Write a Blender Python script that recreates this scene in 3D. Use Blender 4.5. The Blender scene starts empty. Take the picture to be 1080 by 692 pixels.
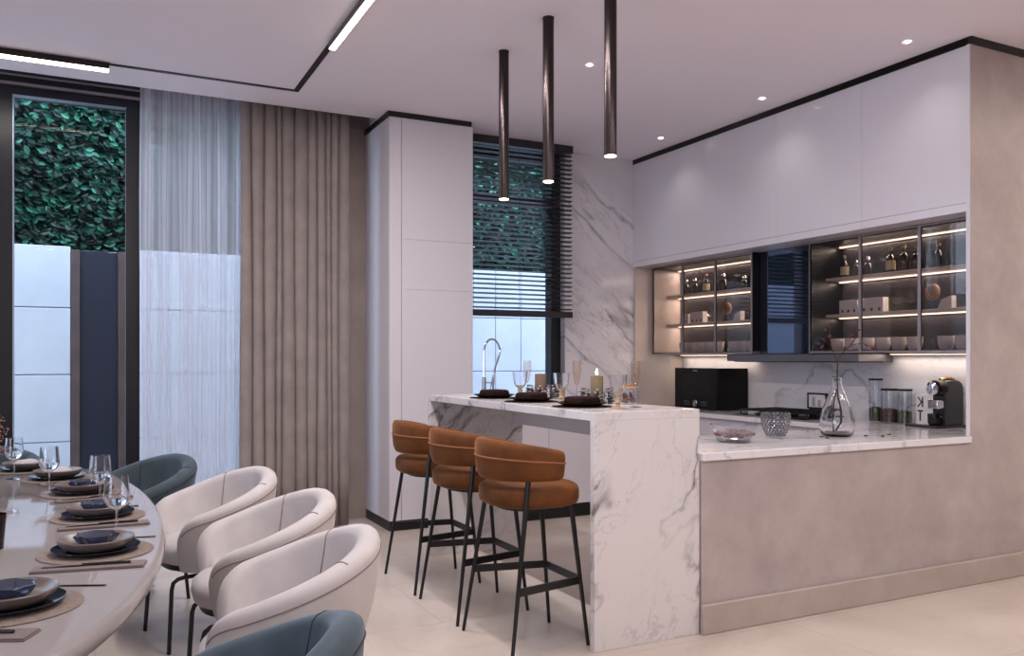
import bpy, bmesh, math, random
from math import sin, cos, pi, radians, sqrt
C = bpy.context
SC = C.scene
COL = SC.collection
random.seed(7)

# ------------------------------------------------------------------ camera
cam_d = bpy.data.cameras.new('camera'); cam = bpy.data.objects.new('camera', cam_d); COL.objects.link(cam)
cam.location = (0, 0, 1.36); cam.rotation_euler = (pi/2, 0, -math.atan2(440, 880))
cam_d.sensor_width = 36; cam_d.lens = 36*880/1080; cam_d.shift_y = 32/1080
cam_d.clip_start = 0.05
SC.camera = cam
# ------------------------------------------------------------------ view, world, lights
SC.view_settings.view_transform = 'Standard'; SC.view_settings.look = 'None'
SC.view_settings.gamma = 1; SC.view_settings.use_curve_mapping = False
SC.view_settings.exposure = -0.28
SC.cycles.use_denoising = True
SC.cycles.max_bounces = 10; SC.cycles.diffuse_bounces = 5; SC.cycles.glossy_bounces = 5
SC.cycles.transparent_max_bounces = 24; SC.cycles.transmission_bounces = 8
SC.cycles.sample_clamp_indirect = 6; SC.cycles.caustics_reflective = False; SC.cycles.caustics_refractive = False
W = bpy.data.worlds.new('dusk_sky'); SC.world = W; W.use_nodes = True
W.node_tree.nodes['Background'].inputs[0].default_value = (0.64, 0.75, 0.95, 1)
W.node_tree.nodes['Background'].inputs[1].default_value = 6.4

def area(name, loc, rot, sx, sy, power, col, spread=pi):
    d = bpy.data.lights.new(name, 'AREA'); d.shape = 'RECTANGLE'; d.size = sx; d.size_y = sy
    d.energy = power; d.color = col; d.spread = spread
    o = bpy.data.objects.new(name, d); COL.objects.link(o); o.location = loc; o.rotation_euler = rot
    return o
def spot(name, loc, power, col, ang=100, blend=.8, rad=.03):
    d = bpy.data.lights.new(name, 'SPOT'); d.energy = power; d.color = col; d.spot_size = radians(ang)
    d.spot_blend = blend; d.shadow_soft_size = rad
    o = bpy.data.objects.new(name, d); COL.objects.link(o); o.location = loc
    return o
WARM = (1, .85, .70); NEUT = (1, .93, .94); COOL = (.72, .83, 1)
# fill light added at an unseen opening in the west wall
area('side_fill_light', (-5.04, -.5, 1.6), (0, -pi/2, 0), 2.7, 3.5, 40, (.86, .90, 1))
# the linear track lights of the ceiling
area('track_light_glow', (1.3, 3.70, 3.245), (0, 0, 0), .03, 2.7, 100, NEUT)
area('track_light_glow', (-1.2, 6.10, 3.245), (0, 0, 0), 2.5, .03, 24, NEUT)
# area lights added out of view to brighten the room from above
area('unseen_ceiling_light', (3.6, .9, 3.25), (0, 0, 0), 6.0, .05, 110, (1, .94, .94))
area('unseen_ceiling_light', (.5, -2.6, 3.25), (0, 0, 0), 8.0, .05, 120, (1, .95, 1))
area('unseen_ceiling_light', (-2.8, 2.2, 3.25), (0, 0, 0), .05, 5.0, 22, NEUT)
area('unseen_ceiling_light', (6.6, 1.6, 3.25), (0, 0, 0), .05, 2.6, 55, (1, .85, .74))  # stands for the warm source out of view on the right

# ------------------------------------------------------------------ materials
def lin(c):
    return tuple(((v/255)/12.92 if v/255 <= .04045 else ((v/255+.055)/1.055)**2.4) for v in c) + (1,)
class NT:
    def __init__(s, name):
        s.m = bpy.data.materials.new(name); s.m.use_nodes = True; s.t = s.m.node_tree; s.t.nodes.clear()
        s.out = s.t.nodes.new('ShaderNodeOutputMaterial')
    def n(s, typ, **kw):
        nd = s.t.nodes.new('ShaderNode'+typ)
        for k, v in kw.items():
            if k.startswith('_'): setattr(nd, k[1:], v)
        for k, v in kw.items():
            if k.startswith('_'): continue
            key = int(k[1:]) if k[0] == 'i' and k[1:].isdigit() else k.replace('__', ' ')
            if isinstance(v, bpy.types.NodeSocket): s.t.links.new(v, nd.inputs[key])
            else: nd.inputs[key].default_value = v
        return nd
    def pr(s, **kw):
        p = s.n('BsdfPrincipled', **kw); s.t.links.new(p.outputs[0], s.out.inputs[0]); return p
    def ramp(s, fac, stops):
        r = s.t.nodes.new('ShaderNodeValToRGB'); s.t.links.new(fac, r.inputs[0])
        el = r.color_ramp.elements
        while len(el) < len(stops): el.new(.5)
        for e, (p, c) in zip(el, stops): e.position = p; e.color = c if len(c) == 4 else lin(c)
        return r.outputs[0]
    def mix(s, fac, a, b):
        m = s.n('Mix', _data_type='RGBA'); 
        for i, v in ((0, fac), (6, a), (7, b)):
            if isinstance(v, bpy.types.NodeSocket): s.t.links.new(v, m.inputs[i])
            else: m.inputs[i].default_value = v
        return m.outputs[2]
    def math(s, op, a, b=0.0):
        return s.n('Math', _operation=op, i0=a, i1=b).outputs[0]
    def bump(s, h, strength, dist=.01):
        return s.n('Bump', Strength=strength, Distance=dist, Height=h).outputs[0]
    def coord(s, kind='Object'):
        return s.t.nodes.new('ShaderNodeTexCoord').outputs[kind]
def plain(name, c, rough=.5, metal=0.0, spec=.5, bump=0, bs=80, **kw):
    t = NT(name); d = dict(Roughness=rough, Metallic=metal); d['Base Color'] = lin(c); d['Specular IOR Level'] = spec; d.update(kw)
    p = t.pr(**d)
    if bump:
        nz = t.n('TexNoise', Vector=t.coord(), Scale=bs, Detail=4.0)
        t.t.links.new(t.bump(nz.outputs[0], bump, .004), p.inputs['Normal'])
    return t.m
def mottled(name, c1, c2, scale, rough=.6, bump=.1, spec=.4, detail=6.0, fine=60, bdist=.004):
    t = NT(name); co = t.coord()
    a = t.n('TexNoise', Vector=co, Scale=scale, Detail=detail, Roughness=.68, Distortion=.15)
    p = t.pr(**{'Base Color': t.ramp(a.outputs[0], [(.32, c1), (.68, c2)]), 'Roughness': rough, 'Specular IOR Level': spec})
    b = t.n('TexNoise', Vector=co, Scale=fine, Detail=4.0)
    if bump: t.t.links.new(t.bump(b.outputs[0], bump, bdist), p.inputs['Normal'])
    return t.m
def marble(name, base, vein, rot, sc, s1, s2, rough=.12, amt=1.0, w=.045):
    t = NT(name); co = t.coord()
    mp = t.n('Mapping', Vector=t.n('Mapping', Vector=co, Rotation=rot).outputs[0], Scale=sc)
    v = mp.outputs[0]
    warp = t.n('TexNoise', Vector=v, Scale=s1*1.7, Detail=5.0, Roughness=.55)
    vv = t.n('VectorMath', _operation='MULTIPLY_ADD', i0=warp.outputs[1], i1=(.55, .55, .55), i2=v).outputs[0]
    n1 = t.n('TexNoise', Vector=vv, Scale=s1, Detail=3.0, Roughness=.5)
    a1 = t.math('ABSOLUTE', t.math('SUBTRACT', n1.outputs[0], .5))
    v1 = t.n('MapRange', Value=a1, **{'From Min': 0.0, 'From Max': w, 'To Min': 1.0, 'To Max': 0.0}).outputs[0]
    v1 = t.math('POWER', v1, 2.2)
    msk = t.n('TexNoise', Vector=v, Scale=s1*.9, Detail=2.0)
    mk = t.n('MapRange', Value=msk.outputs[0], **{'From Min': .42, 'From Max': .62}).outputs[0]
    n2 = t.n('TexNoise', Vector=vv, Scale=s2, Detail=4.0, Roughness=.6)
    a2 = t.math('ABSOLUTE', t.math('SUBTRACT', n2.outputs[0], .5))
    v2 = t.n('MapRange', Value=a2, **{'From Min': 0.0, 'From Max': w*.6, 'To Min': .45, 'To Max': 0.0}).outputs[0]
    v2 = t.math('MULTIPLY', v2, mk)
    cl = t.n('TexNoise', Vector=vv, Scale=s1*.8, Detail=3.0)
    cloud = t.n('MapRange', Value=cl.outputs[0], **{'From Min': .45, 'From Max': .8, 'To Max': .22}).outputs[0]
    f = t.math('MINIMUM', t.math('MULTIPLY', t.math('ADD', t.math('ADD', t.math('MULTIPLY', v1, t.math('ADD', mk, .15)), v2), cloud), amt), 1.0)
    t.pr(**{'Base Color': t.mix(f, lin(base), lin(vein)), 'Roughness': rough})
    return t.m
def thin_glass(name, tint=(255, 255, 255), refl=1.0, rough=0.0, base=.03):
    t = NT(name)
    fr = t.n('LayerWeight', Blend=.35)
    f = t.math('MINIMUM', t.math('MULTIPLY_ADD' if False else 'ADD', t.math('MULTIPLY', t.math('POWER', fr.outputs[1], 2.0), refl*.6), base), 1.0)
    a = t.n('BsdfTransparent', Color=lin(tint)); b = t.n('BsdfGlossy', Roughness=rough)
    m = t.n('MixShader', i0=f, i1=a.outputs[0], i2=b.outputs[0])
    t.t.links.new(m.outputs[0], t.out.inputs[0]); return t.m
def emit(name, c, strength):
    t = NT(name); e = t.n('Emission', Color=lin(c), Strength=strength)
    t.t.links.new(e.outputs[0], t.out.inputs[0]); return t.m
def velvet(name, c, rough=.75, sheen=.6, tint=(255, 255, 255), bs=220, var=.12):
    t = NT(name); co = t.coord()
    n = t.n('TexNoise', Vector=co, Scale=7.0, Detail=5.0)
    c2 = tuple(min(255, v*(1+var)) for v in c); c1 = tuple(v*(1-var) for v in c)
    p = t.pr(**{'Base Color': t.ramp(n.outputs[0], [(.3, c1), (.7, c2)]), 'Roughness': rough, 'Sheen Weight': sheen,
                'Sheen Roughness': .35, 'Sheen Tint': lin(tint), 'Specular IOR Level': .2})
    b = t.n('TexNoise', Vector=co, Scale=float(bs), Detail=2.0)
    t.t.links.new(t.bump(b.outputs[0], .15, .002), p.inputs['Normal']); return t.m
def tiles(name):
    t = NT(name); co = t.coord()
    a = t.n('TexNoise', Vector=co, Scale=1.1, Detail=7.0, Roughness=.6, Distortion=.9)
    base = t.ramp(a.outputs[0], [(.3, (182, 169, 158)), (.55, (196, 184, 173)), (.75, (204, 193, 182))])
    w = t.n('TexNoise', Vector=co, Scale=2.0, Detail=5.0, Distortion=1.5)
    v = t.n('MapRange', Value=t.math('ABSOLUTE', t.math('SUBTRACT', w.outputs[0], .5)), **{'From Max': .02, 'To Min': .25, 'To Max': 0.0}).outputs[0]
    base = t.mix(v, base, lin((170, 155, 145)))
    br = t.n('TexBrick', Vector=co, Scale=1.0, _offset=.5, **{'Mortar Size': .0025, 'Brick Width': 1.6, 'Row Height': .8, 'Mortar Smooth': .1})
    base = t.mix(t.math('MULTIPLY', br.outputs['Fac'], .45), base, lin((120, 110, 104)))
    t.pr(**{'Base Color': base, 'Roughness': .28, 'Specular IOR Level': .45}); return t.m

MT = {}
MT['ceiling'] = plain('ceiling_paint', (232, 225, 233), .8)
MT['plaster'] = mottled('taupe_plaster', (156, 143, 139), (178, 165, 161), 2.4, .5, .10, detail=9.0)
MT['wallplain'] = mottled('taupe_wall', (140, 126, 120), (160, 146, 139), 2.0, .7, .1)
MT['roomwall'] = plain('room_wall', (196, 186, 182), .8)
MT['floor'] = tiles('stone_floor')
MT['skirt'] = mottled('baseboard_stone', (158, 146, 138), (174, 162, 153), 2.5, .45, .03)
MT['white'] = plain('white_lacquer', (212, 208, 214), .16, spec=.45)
MT['whitematt'] = plain('white_satin', (206, 202, 208), .38)
MT['marbleW'] = marble('calacatta_wall', (214, 210, 214), (128, 124, 132), (0, radians(-40), 0), (.42, 1, 1.7), 1.1, 2.6, .16, .8, .035)
MT['marbleI'] = marble('calacatta_island', (208, 203, 202), (118, 111, 114), (.25, radians(46), .2), (.75, 1, 1.3), 1.25, 3.8, .12, 1.0, .027)
MT['marbleC'] = marble('calacatta_counter', (216, 212, 214), (132, 126, 130), (.3, .2, radians(30)), (.8, 1.4, 1), 1.8, 3.6, .10, .9, .04)
MT['black'] = plain('black_metal', (20, 19, 20), .4, spec=.4)
MT['frameblk'] = plain('window_black', (17, 18, 24), .32)
MT['litbead'] = plain('lit_glazing_bead', (170, 180, 196), .3, .6)  # pale tone stands for the reflection running along the bead
MT['bronze'] = plain('dark_bronze', (58, 50, 50), .22, .85)
MT['bronzeF'] = plain('bronze_frame', (146, 136, 138), .3, .6)
MT['darkpanel'] = plain('smoked_panel', (28, 25, 26), .25)
MT['endpanel'] = plain('pale_panel', (190, 176, 168), .35)
MT['glassblk'] = plain('black_glass', (6, 6, 8), .03, spec=.8)
MT['plastblk'] = plain('black_plastic', (8, 8, 9), .35, spec=.25)
MT['mwblack'] = plain('microwave_black', (4, 4, 5), .18, spec=.22)
MT['studs'] = plain('cut_crystal', (128, 126, 130), .12, .5)
MT['steel'] = plain('brushed_steel', (112, 108, 112), .38, .85)
MT['chrome'] = plain('chrome', (210, 212, 218), .06, 1.0)
MT['pane'] = thin_glass('window_glass', (244, 248, 250), .2, 0, .003)
MT['smoke'] = thin_glass('cabinet_glass', (226, 221, 221), .35, 0, .03)
MT['shelfmat'] = plain('shelf_stone', (222, 210, 202), .4)
MT['crystal'] = plain('solid_glass', (250, 250, 252), .0, **{'Transmission Weight': 1.0, 'IOR': 1.45})
MT['glass'] = thin_glass('clear_glass', (246, 248, 250), 1.0, .01, .05)
MT['brownglass'] = thin_glass('brown_glass', (140, 95, 70), .9, .02, .06)
MT['amber'] = thin_glass('amber_glass', (206, 176, 130), .8, .02, .06)
MT['ambersolid'] = plain('amber_stem_glass', (206, 180, 146), .06, **{'Transmission Weight': .5, 'IOR': 1.45})
MT['bowlglass'] = thin_glass('bowl_glass', (244, 246, 250), 1.3, .02, .10)
MT['mirrorblk'] = plain('tinted_mirror', (104, 110, 128), .03, .95)
MT['champagne'] = thin_glass('champagne', (246, 236, 228), .4, 0, .05)
MT['ledw'] = emit('led_warm', (255, 226, 200), 4.5)
MT['ledn'] = emit('led_neutral', (255, 240, 226), 14)
MT['flame'] = emit('flame', (255, 232, 190), 16)
MT['lampend'] = emit('lamp_glow', (255, 232, 200), 10)
MT['drape'] = velvet('taupe_drape', (142, 132, 128), .85, .2, bs=300, var=.05)
MT['cream'] = velvet('cream_boucle', (184, 177, 175), .9, .2, bs=260, var=.04)
MT['teal'] = velvet('teal_velvet', (66, 77, 84), .75, .35, (190, 205, 225), var=.10)
MT['creamseam'] = plain('cream_piping', (120, 106, 98), .8)
MT['tealseam'] = plain('teal_piping', (32, 42, 50), .8)
MT['rust'] = velvet('rust_velvet', (90, 53, 24), .75, .3, (255, 190, 140), var=.2)
MT['rustseam'] = plain('rust_piping', (132, 78, 44), .7)
MT['table'] = mottled('table_stone', (142, 135, 133), (154, 147, 145), 1.6, .07, 0, .6)
MT['placemat'] = mottled('woven_placemat', (112, 99, 90), (136, 121, 110), 60, .8, .6, fine=180)
MT['navyplate'] = plain('navy_glaze', (24, 28, 38), .08, spec=.7)
MT['taupeplate'] = plain('taupe_glaze', (104, 92, 87), .35)
MT['linen'] = plain('taupe_linen', (114, 100, 97), .85, bump=.4, bs=250)
MT['lightlinen'] = plain('pale_linen', (186, 180, 182), .85, bump=.4, bs=250)
MT['bluebowl'] = plain('blue_glass', (130, 145, 180), .0, **{'Transmission Weight': .92, 'IOR': 1.5})
MT['darksteel'] = plain('gunmetal', (52, 50, 54), .22, .9)
MT['brownplate'] = plain('brown_plate', (34, 22, 19), .45, spec=.15)
MT['brownlinen'] = plain('brown_linen', (38, 23, 20), .9, spec=.1, bump=.4, bs=260)
MT['wax'] = plain('taupe_wax', (112, 92, 80), .8, spec=.1)
MT['waxlit'] = plain('olive_wax', (116, 102, 80), .8, spec=.1)
def conemat():
    t = NT('frosted_cone'); g = t.n('NewGeometry')
    t.pr(**{'Base Color': t.ramp(g.outputs['Random Per Island'], [(0, (22, 18, 18)), (.5, (44, 38, 38)), (.62, (150, 146, 148)), (1, (214, 212, 216))]), 'Roughness': .7}); return t.m
MT['conewhite'] = conemat()
MT['porcelain'] = plain('porcelain', (222, 218, 216), .25)
MT['greyporc'] = plain('grey_ceramic', (170, 166, 168), .35)
MT['deco'] = mottled('wood_ring', (140, 92, 54), (190, 140, 96), 40, .5, .2)
MT['bottle'] = plain('dark_bottle', (16, 14, 14), .06, spec=.8)
MT['label'] = plain('bottle_label', (188, 178, 140), .6)
MT['foil'] = plain('bottle_foil', (150, 128, 90), .3, .8)
MT['fruit'] = mottled('dried_fruit', (82, 46, 46), (128, 84, 78), 50, .55, .5)
MT['coffee'] = mottled('coffee_beans', (40, 24, 18), (90, 56, 38), 90, .6, .6)
MT['tea'] = mottled('dried_tea', (30, 34, 20), (88, 84, 52), 90, .7, .6)
MT['bark'] = mottled('twig_bark', (40, 26, 22), (72, 50, 42), 40, .8, .4)
MT['redleaf'] = mottled('red_leaf', (58, 24, 20), (96, 38, 30), 30, .6, .1)
MT['dried'] = mottled('dried_flower', (112, 78, 72), (160, 122, 112), 60, .85, .4)
MT['concrete'] = mottled('white_concrete', (206, 212, 220), (222, 226, 232), 1.4, .8, .15, fine=26)
MT['navy'] = plain('navy_gate', (34, 36, 52), .5)
MT['post'] = mottled('gate_post', (82, 66, 64), (104, 84, 80), 5, .6, .1)
MT['pave'] = mottled('terrace_paving', (150, 150, 152), (176, 176, 178), 3, .8, .2)
MT['water'] = thin_glass('water', (236, 240, 246), .8, 0, .05)
MT['darkwood'] = plain('dark_pedestal', (30, 27, 27), .4)
MT['navyplast'] = plain('tray_plastic', (28, 30, 40), .3)
MT['greyplast'] = plain('machine_grey', (46, 46, 48), .42)
MT['gold'] = plain('gold_ring', (196, 160, 110), .25, .9)
MT['ink'] = plain('ink', (14, 14, 14), .6)
MT['blindslat'] = plain('blind_slat', (34, 32, 36), .35)
def leafmat():
    t = NT('hedge_leaf'); g = t.n('NewGeometry')
    col = t.ramp(g.outputs['Random Per Island'], [(0, (4, 22, 16)), (.45, (11, 46, 34)), (.75, (20, 78, 58)), (1, (60, 142, 114))])  # brightest leaf tones put the sky highlights into the colour
    t.pr(**{'Base Color': col, 'Roughness': .38, 'Specular IOR Level': .5}); return t.m
MT['leaf'] = leafmat()
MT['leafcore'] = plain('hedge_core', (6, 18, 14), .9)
def sheermat():
    t = NT('sheer_fabric'); 
    a = t.n('BsdfTransparent', Color=(1, 1, 1, 1)); b = t.n('BsdfTranslucent', Color=lin((232, 232, 240))); d = t.n('BsdfDiffuse', Color=lin((232, 230, 236)))
    m1 = t.n('MixShader', i0=.45, i1=b.outputs[0], i2=d.outputs[0])
    lw = t.n('LayerWeight', Blend=.5)
    f = t.n('MapRange', Value=lw.outputs[1], **{'From Min': 0.0, 'From Max': .85, 'To Min': .34, 'To Max': .98}).outputs[0]
    m2 = t.n('MixShader', i0=f, i1=a.outputs[0], i2=m1.outputs[0]); t.t.links.new(m2.outputs[0], t.out.inputs[0]); return t.m
MT['sheer'] = sheermat()

# ------------------------------------------------------------------ mesh helpers
def walls(prof, th):
    "closed profile of a thin-walled vessel: outside up, inside back down"
    inn = []
    for i, (r, z) in enumerate(prof):
        a = prof[max(0, i-1)]; b = prof[min(len(prof)-1, i+1)]; dr, dz = b[0]-a[0], b[1]-a[1]; l = sqrt(dr*dr+dz*dz) or 1
        inn.append((max(0, r-dz/l*th), z+dr/l*th))
    inn[-1] = (inn[-1][0], prof[-1][1])
    return [(0, prof[0][1])]+list(prof)+[p for p in reversed(inn) if p[0] > .0005]+[(0, inn[0][1])]
class MB:
    def __init__(s): s.v = []; s.f = []
    def add(s, vs, fs):
        o = len(s.v); s.v += [tuple(p) for p in vs]; s.f += [tuple(i+o for i in f) for f in fs]; return s
    def box(s, x0, x1, y0, y1, z0, z1):
        v = [(x, y, z) for x in (x0, x1) for y in (y0, y1) for z in (z0, z1)]
        return s.add(v, [(0, 1, 3, 2), (4, 6, 7, 5), (0, 4, 5, 1), (2, 3, 7, 6), (0, 2, 6, 4), (1, 5, 7, 3)])
    def obox(s, c, ax, ay, az):
        "box around centre c with half-axis vectors"
        v = [[c[i]+sx*ax[i]+sy*ay[i]+sz*az[i] for i in range(3)] for sx in (-1, 1) for sy in (-1, 1) for sz in (-1, 1)]
        return s.add(v, [(0, 1, 3, 2), (4, 6, 7, 5), (0, 4, 5, 1), (2, 3, 7, 6), (0, 2, 6, 4), (1, 5, 7, 3)])
    def lathe(s, prof, c=(0, 0, 0), n=32, sx=1, sy=1, axis='z', fn=None):
        vs, fs = [], []
        for (r, z) in prof:
            for k in range(n):
                a = 2*pi*k/n; rr = r*(fn(a) if fn else 1)
                p = (rr*cos(a)*sx, rr*sin(a)*sy, z)
                if axis == 'x': p = (p[2], p[0], p[1])
                if axis == 'y': p = (p[0], p[2], p[1])
                vs.append((c[0]+p[0], c[1]+p[1], c[2]+p[2]))
        for i in range(len(prof)-1):
            for k in range(n):
                k2 = (k+1) % n
                fs.append((i*n+k, i*n+k2, (i+1)*n+k2, (i+1)*n+k))
        if prof[0][0] > 1e-6: fs.append(tuple(reversed(range(n))))
        if prof[-1][0] > 1e-6: fs.append(tuple((len(prof)-1)*n+k for k in range(n)))
        return s.add(vs, fs)
    def shell(s, prof, c=(0, 0, 0), n=32):
        "lathe of an open profile without caps (thin glass)"
        vs, fs = [], []
        for (r, z) in prof:
            for k in range(n):
                a = 2*pi*k/n; vs.append((c[0]+r*cos(a), c[1]+r*sin(a), c[2]+z))
        for i in range(len(prof)-1):
            for k in range(n):
                k2 = (k+1) % n; fs.append((i*n+k, i*n+k2, (i+1)*n+k2, (i+1)*n+k))
        return s.add(vs, fs)
    def cyl(s, a, b, r, n=16, r2=None): return s.tube([a, b], r, n, r2)
    def tube(s, pts, r, n=10, r2=None, closed=False):
        from mathutils import Vector
        P = [Vector(p) for p in pts]; N = len(P); vs, fs = [], []
        up = None
        for i, p in enumerate(P):
            if closed: d = (P[(i+1) % N]-P[i-1]).normalized()
            else: d = ((P[i+1] if i < N-1 else P[i])-(P[i-1] if i > 0 else P[i])).normalized()
            if up is None:
                up = Vector((0, 0, 1)) if abs(d.z) < .9 else Vector((1, 0, 0))
            u = (up-d*up.dot(d)).normalized(); w = d.cross(u); up = u
            rr = r if r2 is None else r+(r2-r)*i/(N-1)
            for k in range(n):
                a = 2*pi*k/n; vs.append(p+u*(rr*cos(a))+w*(rr*sin(a)))
        for i in range(N if closed else N-1):
            j = (i+1) % N
            for k in range(n):
                k2 = (k+1) % n; fs.append((i*n+k, i*n+k2, j*n+k2, j*n+k))
        if not closed: fs += [tuple(reversed(range(n))), tuple((N-1)*n+k for k in range(n))]
        return s.add(vs, fs)
    def prism(s, poly, z0, z1):
        n = len(poly); vs = [(x, y, z0) for x, y in poly]+[(x, y, z1) for x, y in poly]
        fs = [tuple(reversed(range(n))), tuple(range(n, 2*n))]+[(k, (k+1) % n, n+(k+1) % n, n+k) for k in range(n)]
        return s.add(vs, fs)
    def loft(s, rings, cap=True):
        n = len(rings[0]); vs = [p for r in rings for p in r]; fs = []
        for i in range(len(rings)-1):
            for k in range(n):
                k2 = (k+1) % n; fs.append((i*n+k, i*n+k2, (i+1)*n+k2, (i+1)*n+k))
        if cap: fs += [tuple(reversed(range(n))), tuple((len(rings)-1)*n+k for k in range(n))]
        return s.add(vs, fs)
    def grid(s, rows, close=False):
        n = len(rows[0]); vs = [p for r in rows for p in r]; fs = []
        for i in range(len(rows)-1):
            for k in range(n-1): fs.append((i*n+k, i*n+k+1, (i+1)*n+k+1, (i+1)*n+k))
        return s.add(vs, fs)
    def ball(s, c, r, n=10, m=6, sz=1):
        return s.lathe([(max(1e-7, r*sin(pi*i/m)) if 0 < i < m else 0, -r*sz*cos(pi*i/m)) for i in range(m+1)], c, n)
def OBJ(name, mb, mat, parent=None, smooth=35, bevel=0, seg=2, fix=True):
    me = bpy.data.meshes.new(name); me.from_pydata([tuple(v) for v in mb.v], [], mb.f)
    bm = bmesh.new(); bm.from_mesh(me)
    bmesh.ops.remove_doubles(bm, verts=bm.verts, dist=1e-6)
    if fix: bmesh.ops.recalc_face_normals(bm, faces=bm.faces)
    if smooth:
        for f in bm.faces: f.smooth = True
        lim = radians(smooth)
        for e in bm.edges:
            if len(e.link_faces) == 2 and e.calc_face_angle(0) > lim: e.smooth = False
    bm.to_mesh(me); bm.free()
    me.materials.append(MT[mat])
    o = bpy.data.objects.new(name, me); COL.objects.link(o)
    if parent: o.parent = parent
    if bevel:
        b = o.modifiers.new('bevel', 'BEVEL'); b.width = bevel; b.segments = seg; b.limit_method = 'ANGLE'; b.angle_limit = radians(40)
    return o
def tag(o, label, cat, group=None, kind=None):
    o['label'] = label; o['category'] = cat
    if group: o['group'] = group
    if kind: o['kind'] = kind
    return o
def THING(name, label, cat, loc=(0, 0, 0), rz=0, group=None):
    o = bpy.data.objects.new(name, None); COL.objects.link(o); o.empty_display_size = .1
    o.location = loc; o.rotation_euler = (0, 0, rz)
    return tag(o, label, cat, group)
def STRUCT(name, mb, mat, parent=None, bevel=0, label=None):
    o = OBJ(name, mb, mat, parent, bevel=bevel)
    if not parent: o['kind'] = 'structure'
    if label: o['label'] = label
    return o
def DUP(root, loc, rz, label, group=None):
    r = root.copy(); COL.objects.link(r); r.location = loc; r.rotation_euler = (0, 0, rz); r['label'] = label
    if group: r['group'] = group
    for ch in list(root.children):
        c = ch.copy(); COL.objects.link(c); c.parent = r
        for g in list(ch.children):
            d = g.copy(); COL.objects.link(d); d.parent = c
    return r

# ================================================================== SETTING
H = 3.3
STRUCT('floor', MB().box(-5, 8, -5, 7.15, -.12, 0), 'floor')
STRUCT('ceiling', MB().box(-5, 8, -5, 6.53, H, H+.3).box(2.1, 8, 6.53, 7.15, H, H+.3).box(-5, 2.1, 6.53, 7.15, H+.16, H+.3), 'ceiling')
# window wall behind the curtains, and the marble wall of the kitchen
STRUCT('wall_back', MB().box(1.72, 2.79, 6.93, 7.13, 0, H+.16).box(-5, -2.6, 6.93, 7.13, 0, H+.16), 'wallplain')
STRUCT('wall_kitchen', MB().box(3.945, 5.3, 6.78, 7.15, 0, H).box(2.79, 3.945, 6.78, 7.15, 0, .90), 'marbleW')
STRUCT('wall_right', MB().box(5.3, 5.5, 3.285, 7.15, 0, H), 'marbleW')
# taupe plaster front: half wall under the counter, thin cheek, full-height wall on the right
STRUCT('wall_front', MB().prism([(4.72, 3.26), (8, 3.26), (8, 3.46), (5.3, 3.46), (5.3, 3.285), (4.72, 3.285)], 0, 3.255).box(2.675, 4.72, 3.26, 3.40, 0, .852), 'plaster')
STRUCT('trim_1', MB().box(4.712, 8, 3.25, 3.285, 3.255, H).box(4.712, 4.74, 3.285, 6.78, 3.255, H), 'black')
STRUCT('trim_2', MB().box(4.712, 4.7195, 3.262, 3.285, .892, 3.255), 'whitematt')
STRUCT('baseboard_front', MB().box(2.665, 8, 3.235, 3.26, 0, .148), 'skirt', bevel=.006)
STRUCT('wall_rear', MB().box(-5, 8, -5.2, -5, 0, H), 'roomwall')
STRUCT('wall_east', MB().box(8, 8.2, -5, 3.46, 0, H), 'roomwall')
STRUCT('wall_west', MB().box(-5.2, -5, -5, -2.3, 0, H).box(-5.2, -5, 1.3, 7.15, 0, H).box(-5.2, -5, -2.3, 1.3, 3.0, H).box(-5.2, -5, -2.3, 1.3, 0, .2), 'roomwall')
STRUCT('added_window', MB().box(-5.12, -5.06, -2.3, 1.3, 2.92, 3.0).box(-5.12, -5.06, -2.3, 1.3, .2, .28).box(-5.12, -5.06, -2.3, -2.22, .2, 3).box(-5.12, -5.06, -.54, -.46, .2, 3).box(-5.12, -5.06, 1.22, 1.3, .2, 3), 'frameblk')  # unseen window frame added around the side fill light
STRUCT('trim_3', MB().box(4.725, 5.3, 6.755, 6.779, .892, 2.25), 'endpanel')

# glazed window front
w1 = STRUCT('window_1', MB().box(-.655, -.523, 6.9, 7.02, 0, H+.16).box(.212, .303, 6.9, 7.02, 0, H+.16).box(-.523, .212, 6.9, 7.02, 3.24, H+.16)
            .box(-.523, .212, 6.9, 7.02, 0, .06).box(1.66, 1.74, 6.9, 7.02, 0, H+.16).box(.303, 1.66, 6.9, 7.02, 3.24, H+.16).box(.303, 1.66, 6.9, 7.02, 0, .06)
            .box(-2.6, -.655, 6.9, 7.02, 3.24, H+.16).box(-2.6, -.655, 6.9, 7.02, 0, .06).box(-2.68, -2.6, 6.9, 7.02, 0, H+.16), 'frameblk', bevel=.004)
STRUCT('window_pane', MB().box(-.523, .212, 6.955, 6.963, .06, 3.24), 'pane', w1)
STRUCT('window_pane', MB().box(.303, 1.66, 6.955, 6.963, .06, 3.24), 'pane', w1)
STRUCT('window_pane', MB().box(-2.6, -.655, 6.955, 6.963, .06, 3.24), 'pane', w1)
STRUCT('lit_glazing_bead', MB().box(-.523, -.516, 6.89, 6.95, .06, 3.24).box(-.523, .212, 6.89, 6.95, 3.233, 3.24).box(.206, .212, 6.93, 6.95, .06, 3.24), 'litbead', w1)
STRUCT('track_rail', MB().box(-5, 2.05, 6.86, 6.885, 3.30, 3.32).box(-5, 2.05, 6.84, 6.855, 3.36, 3.37), 'bronzeF', w1)
w2 = STRUCT('window_2', MB().box(3.845, 3.945, 6.86, 6.98, .90, H).box(2.79, 3.845, 6.86, 6.98, 3.18, H).box(2.79, 3.845, 6.86, 6.98, .90, .96)
            .box(2.79, 3.845, 6.86, 6.98, 2.78, 2.85).box(2.79, 2.83, 6.86, 6.98, .90, H), 'frameblk', bevel=.004)
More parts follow.
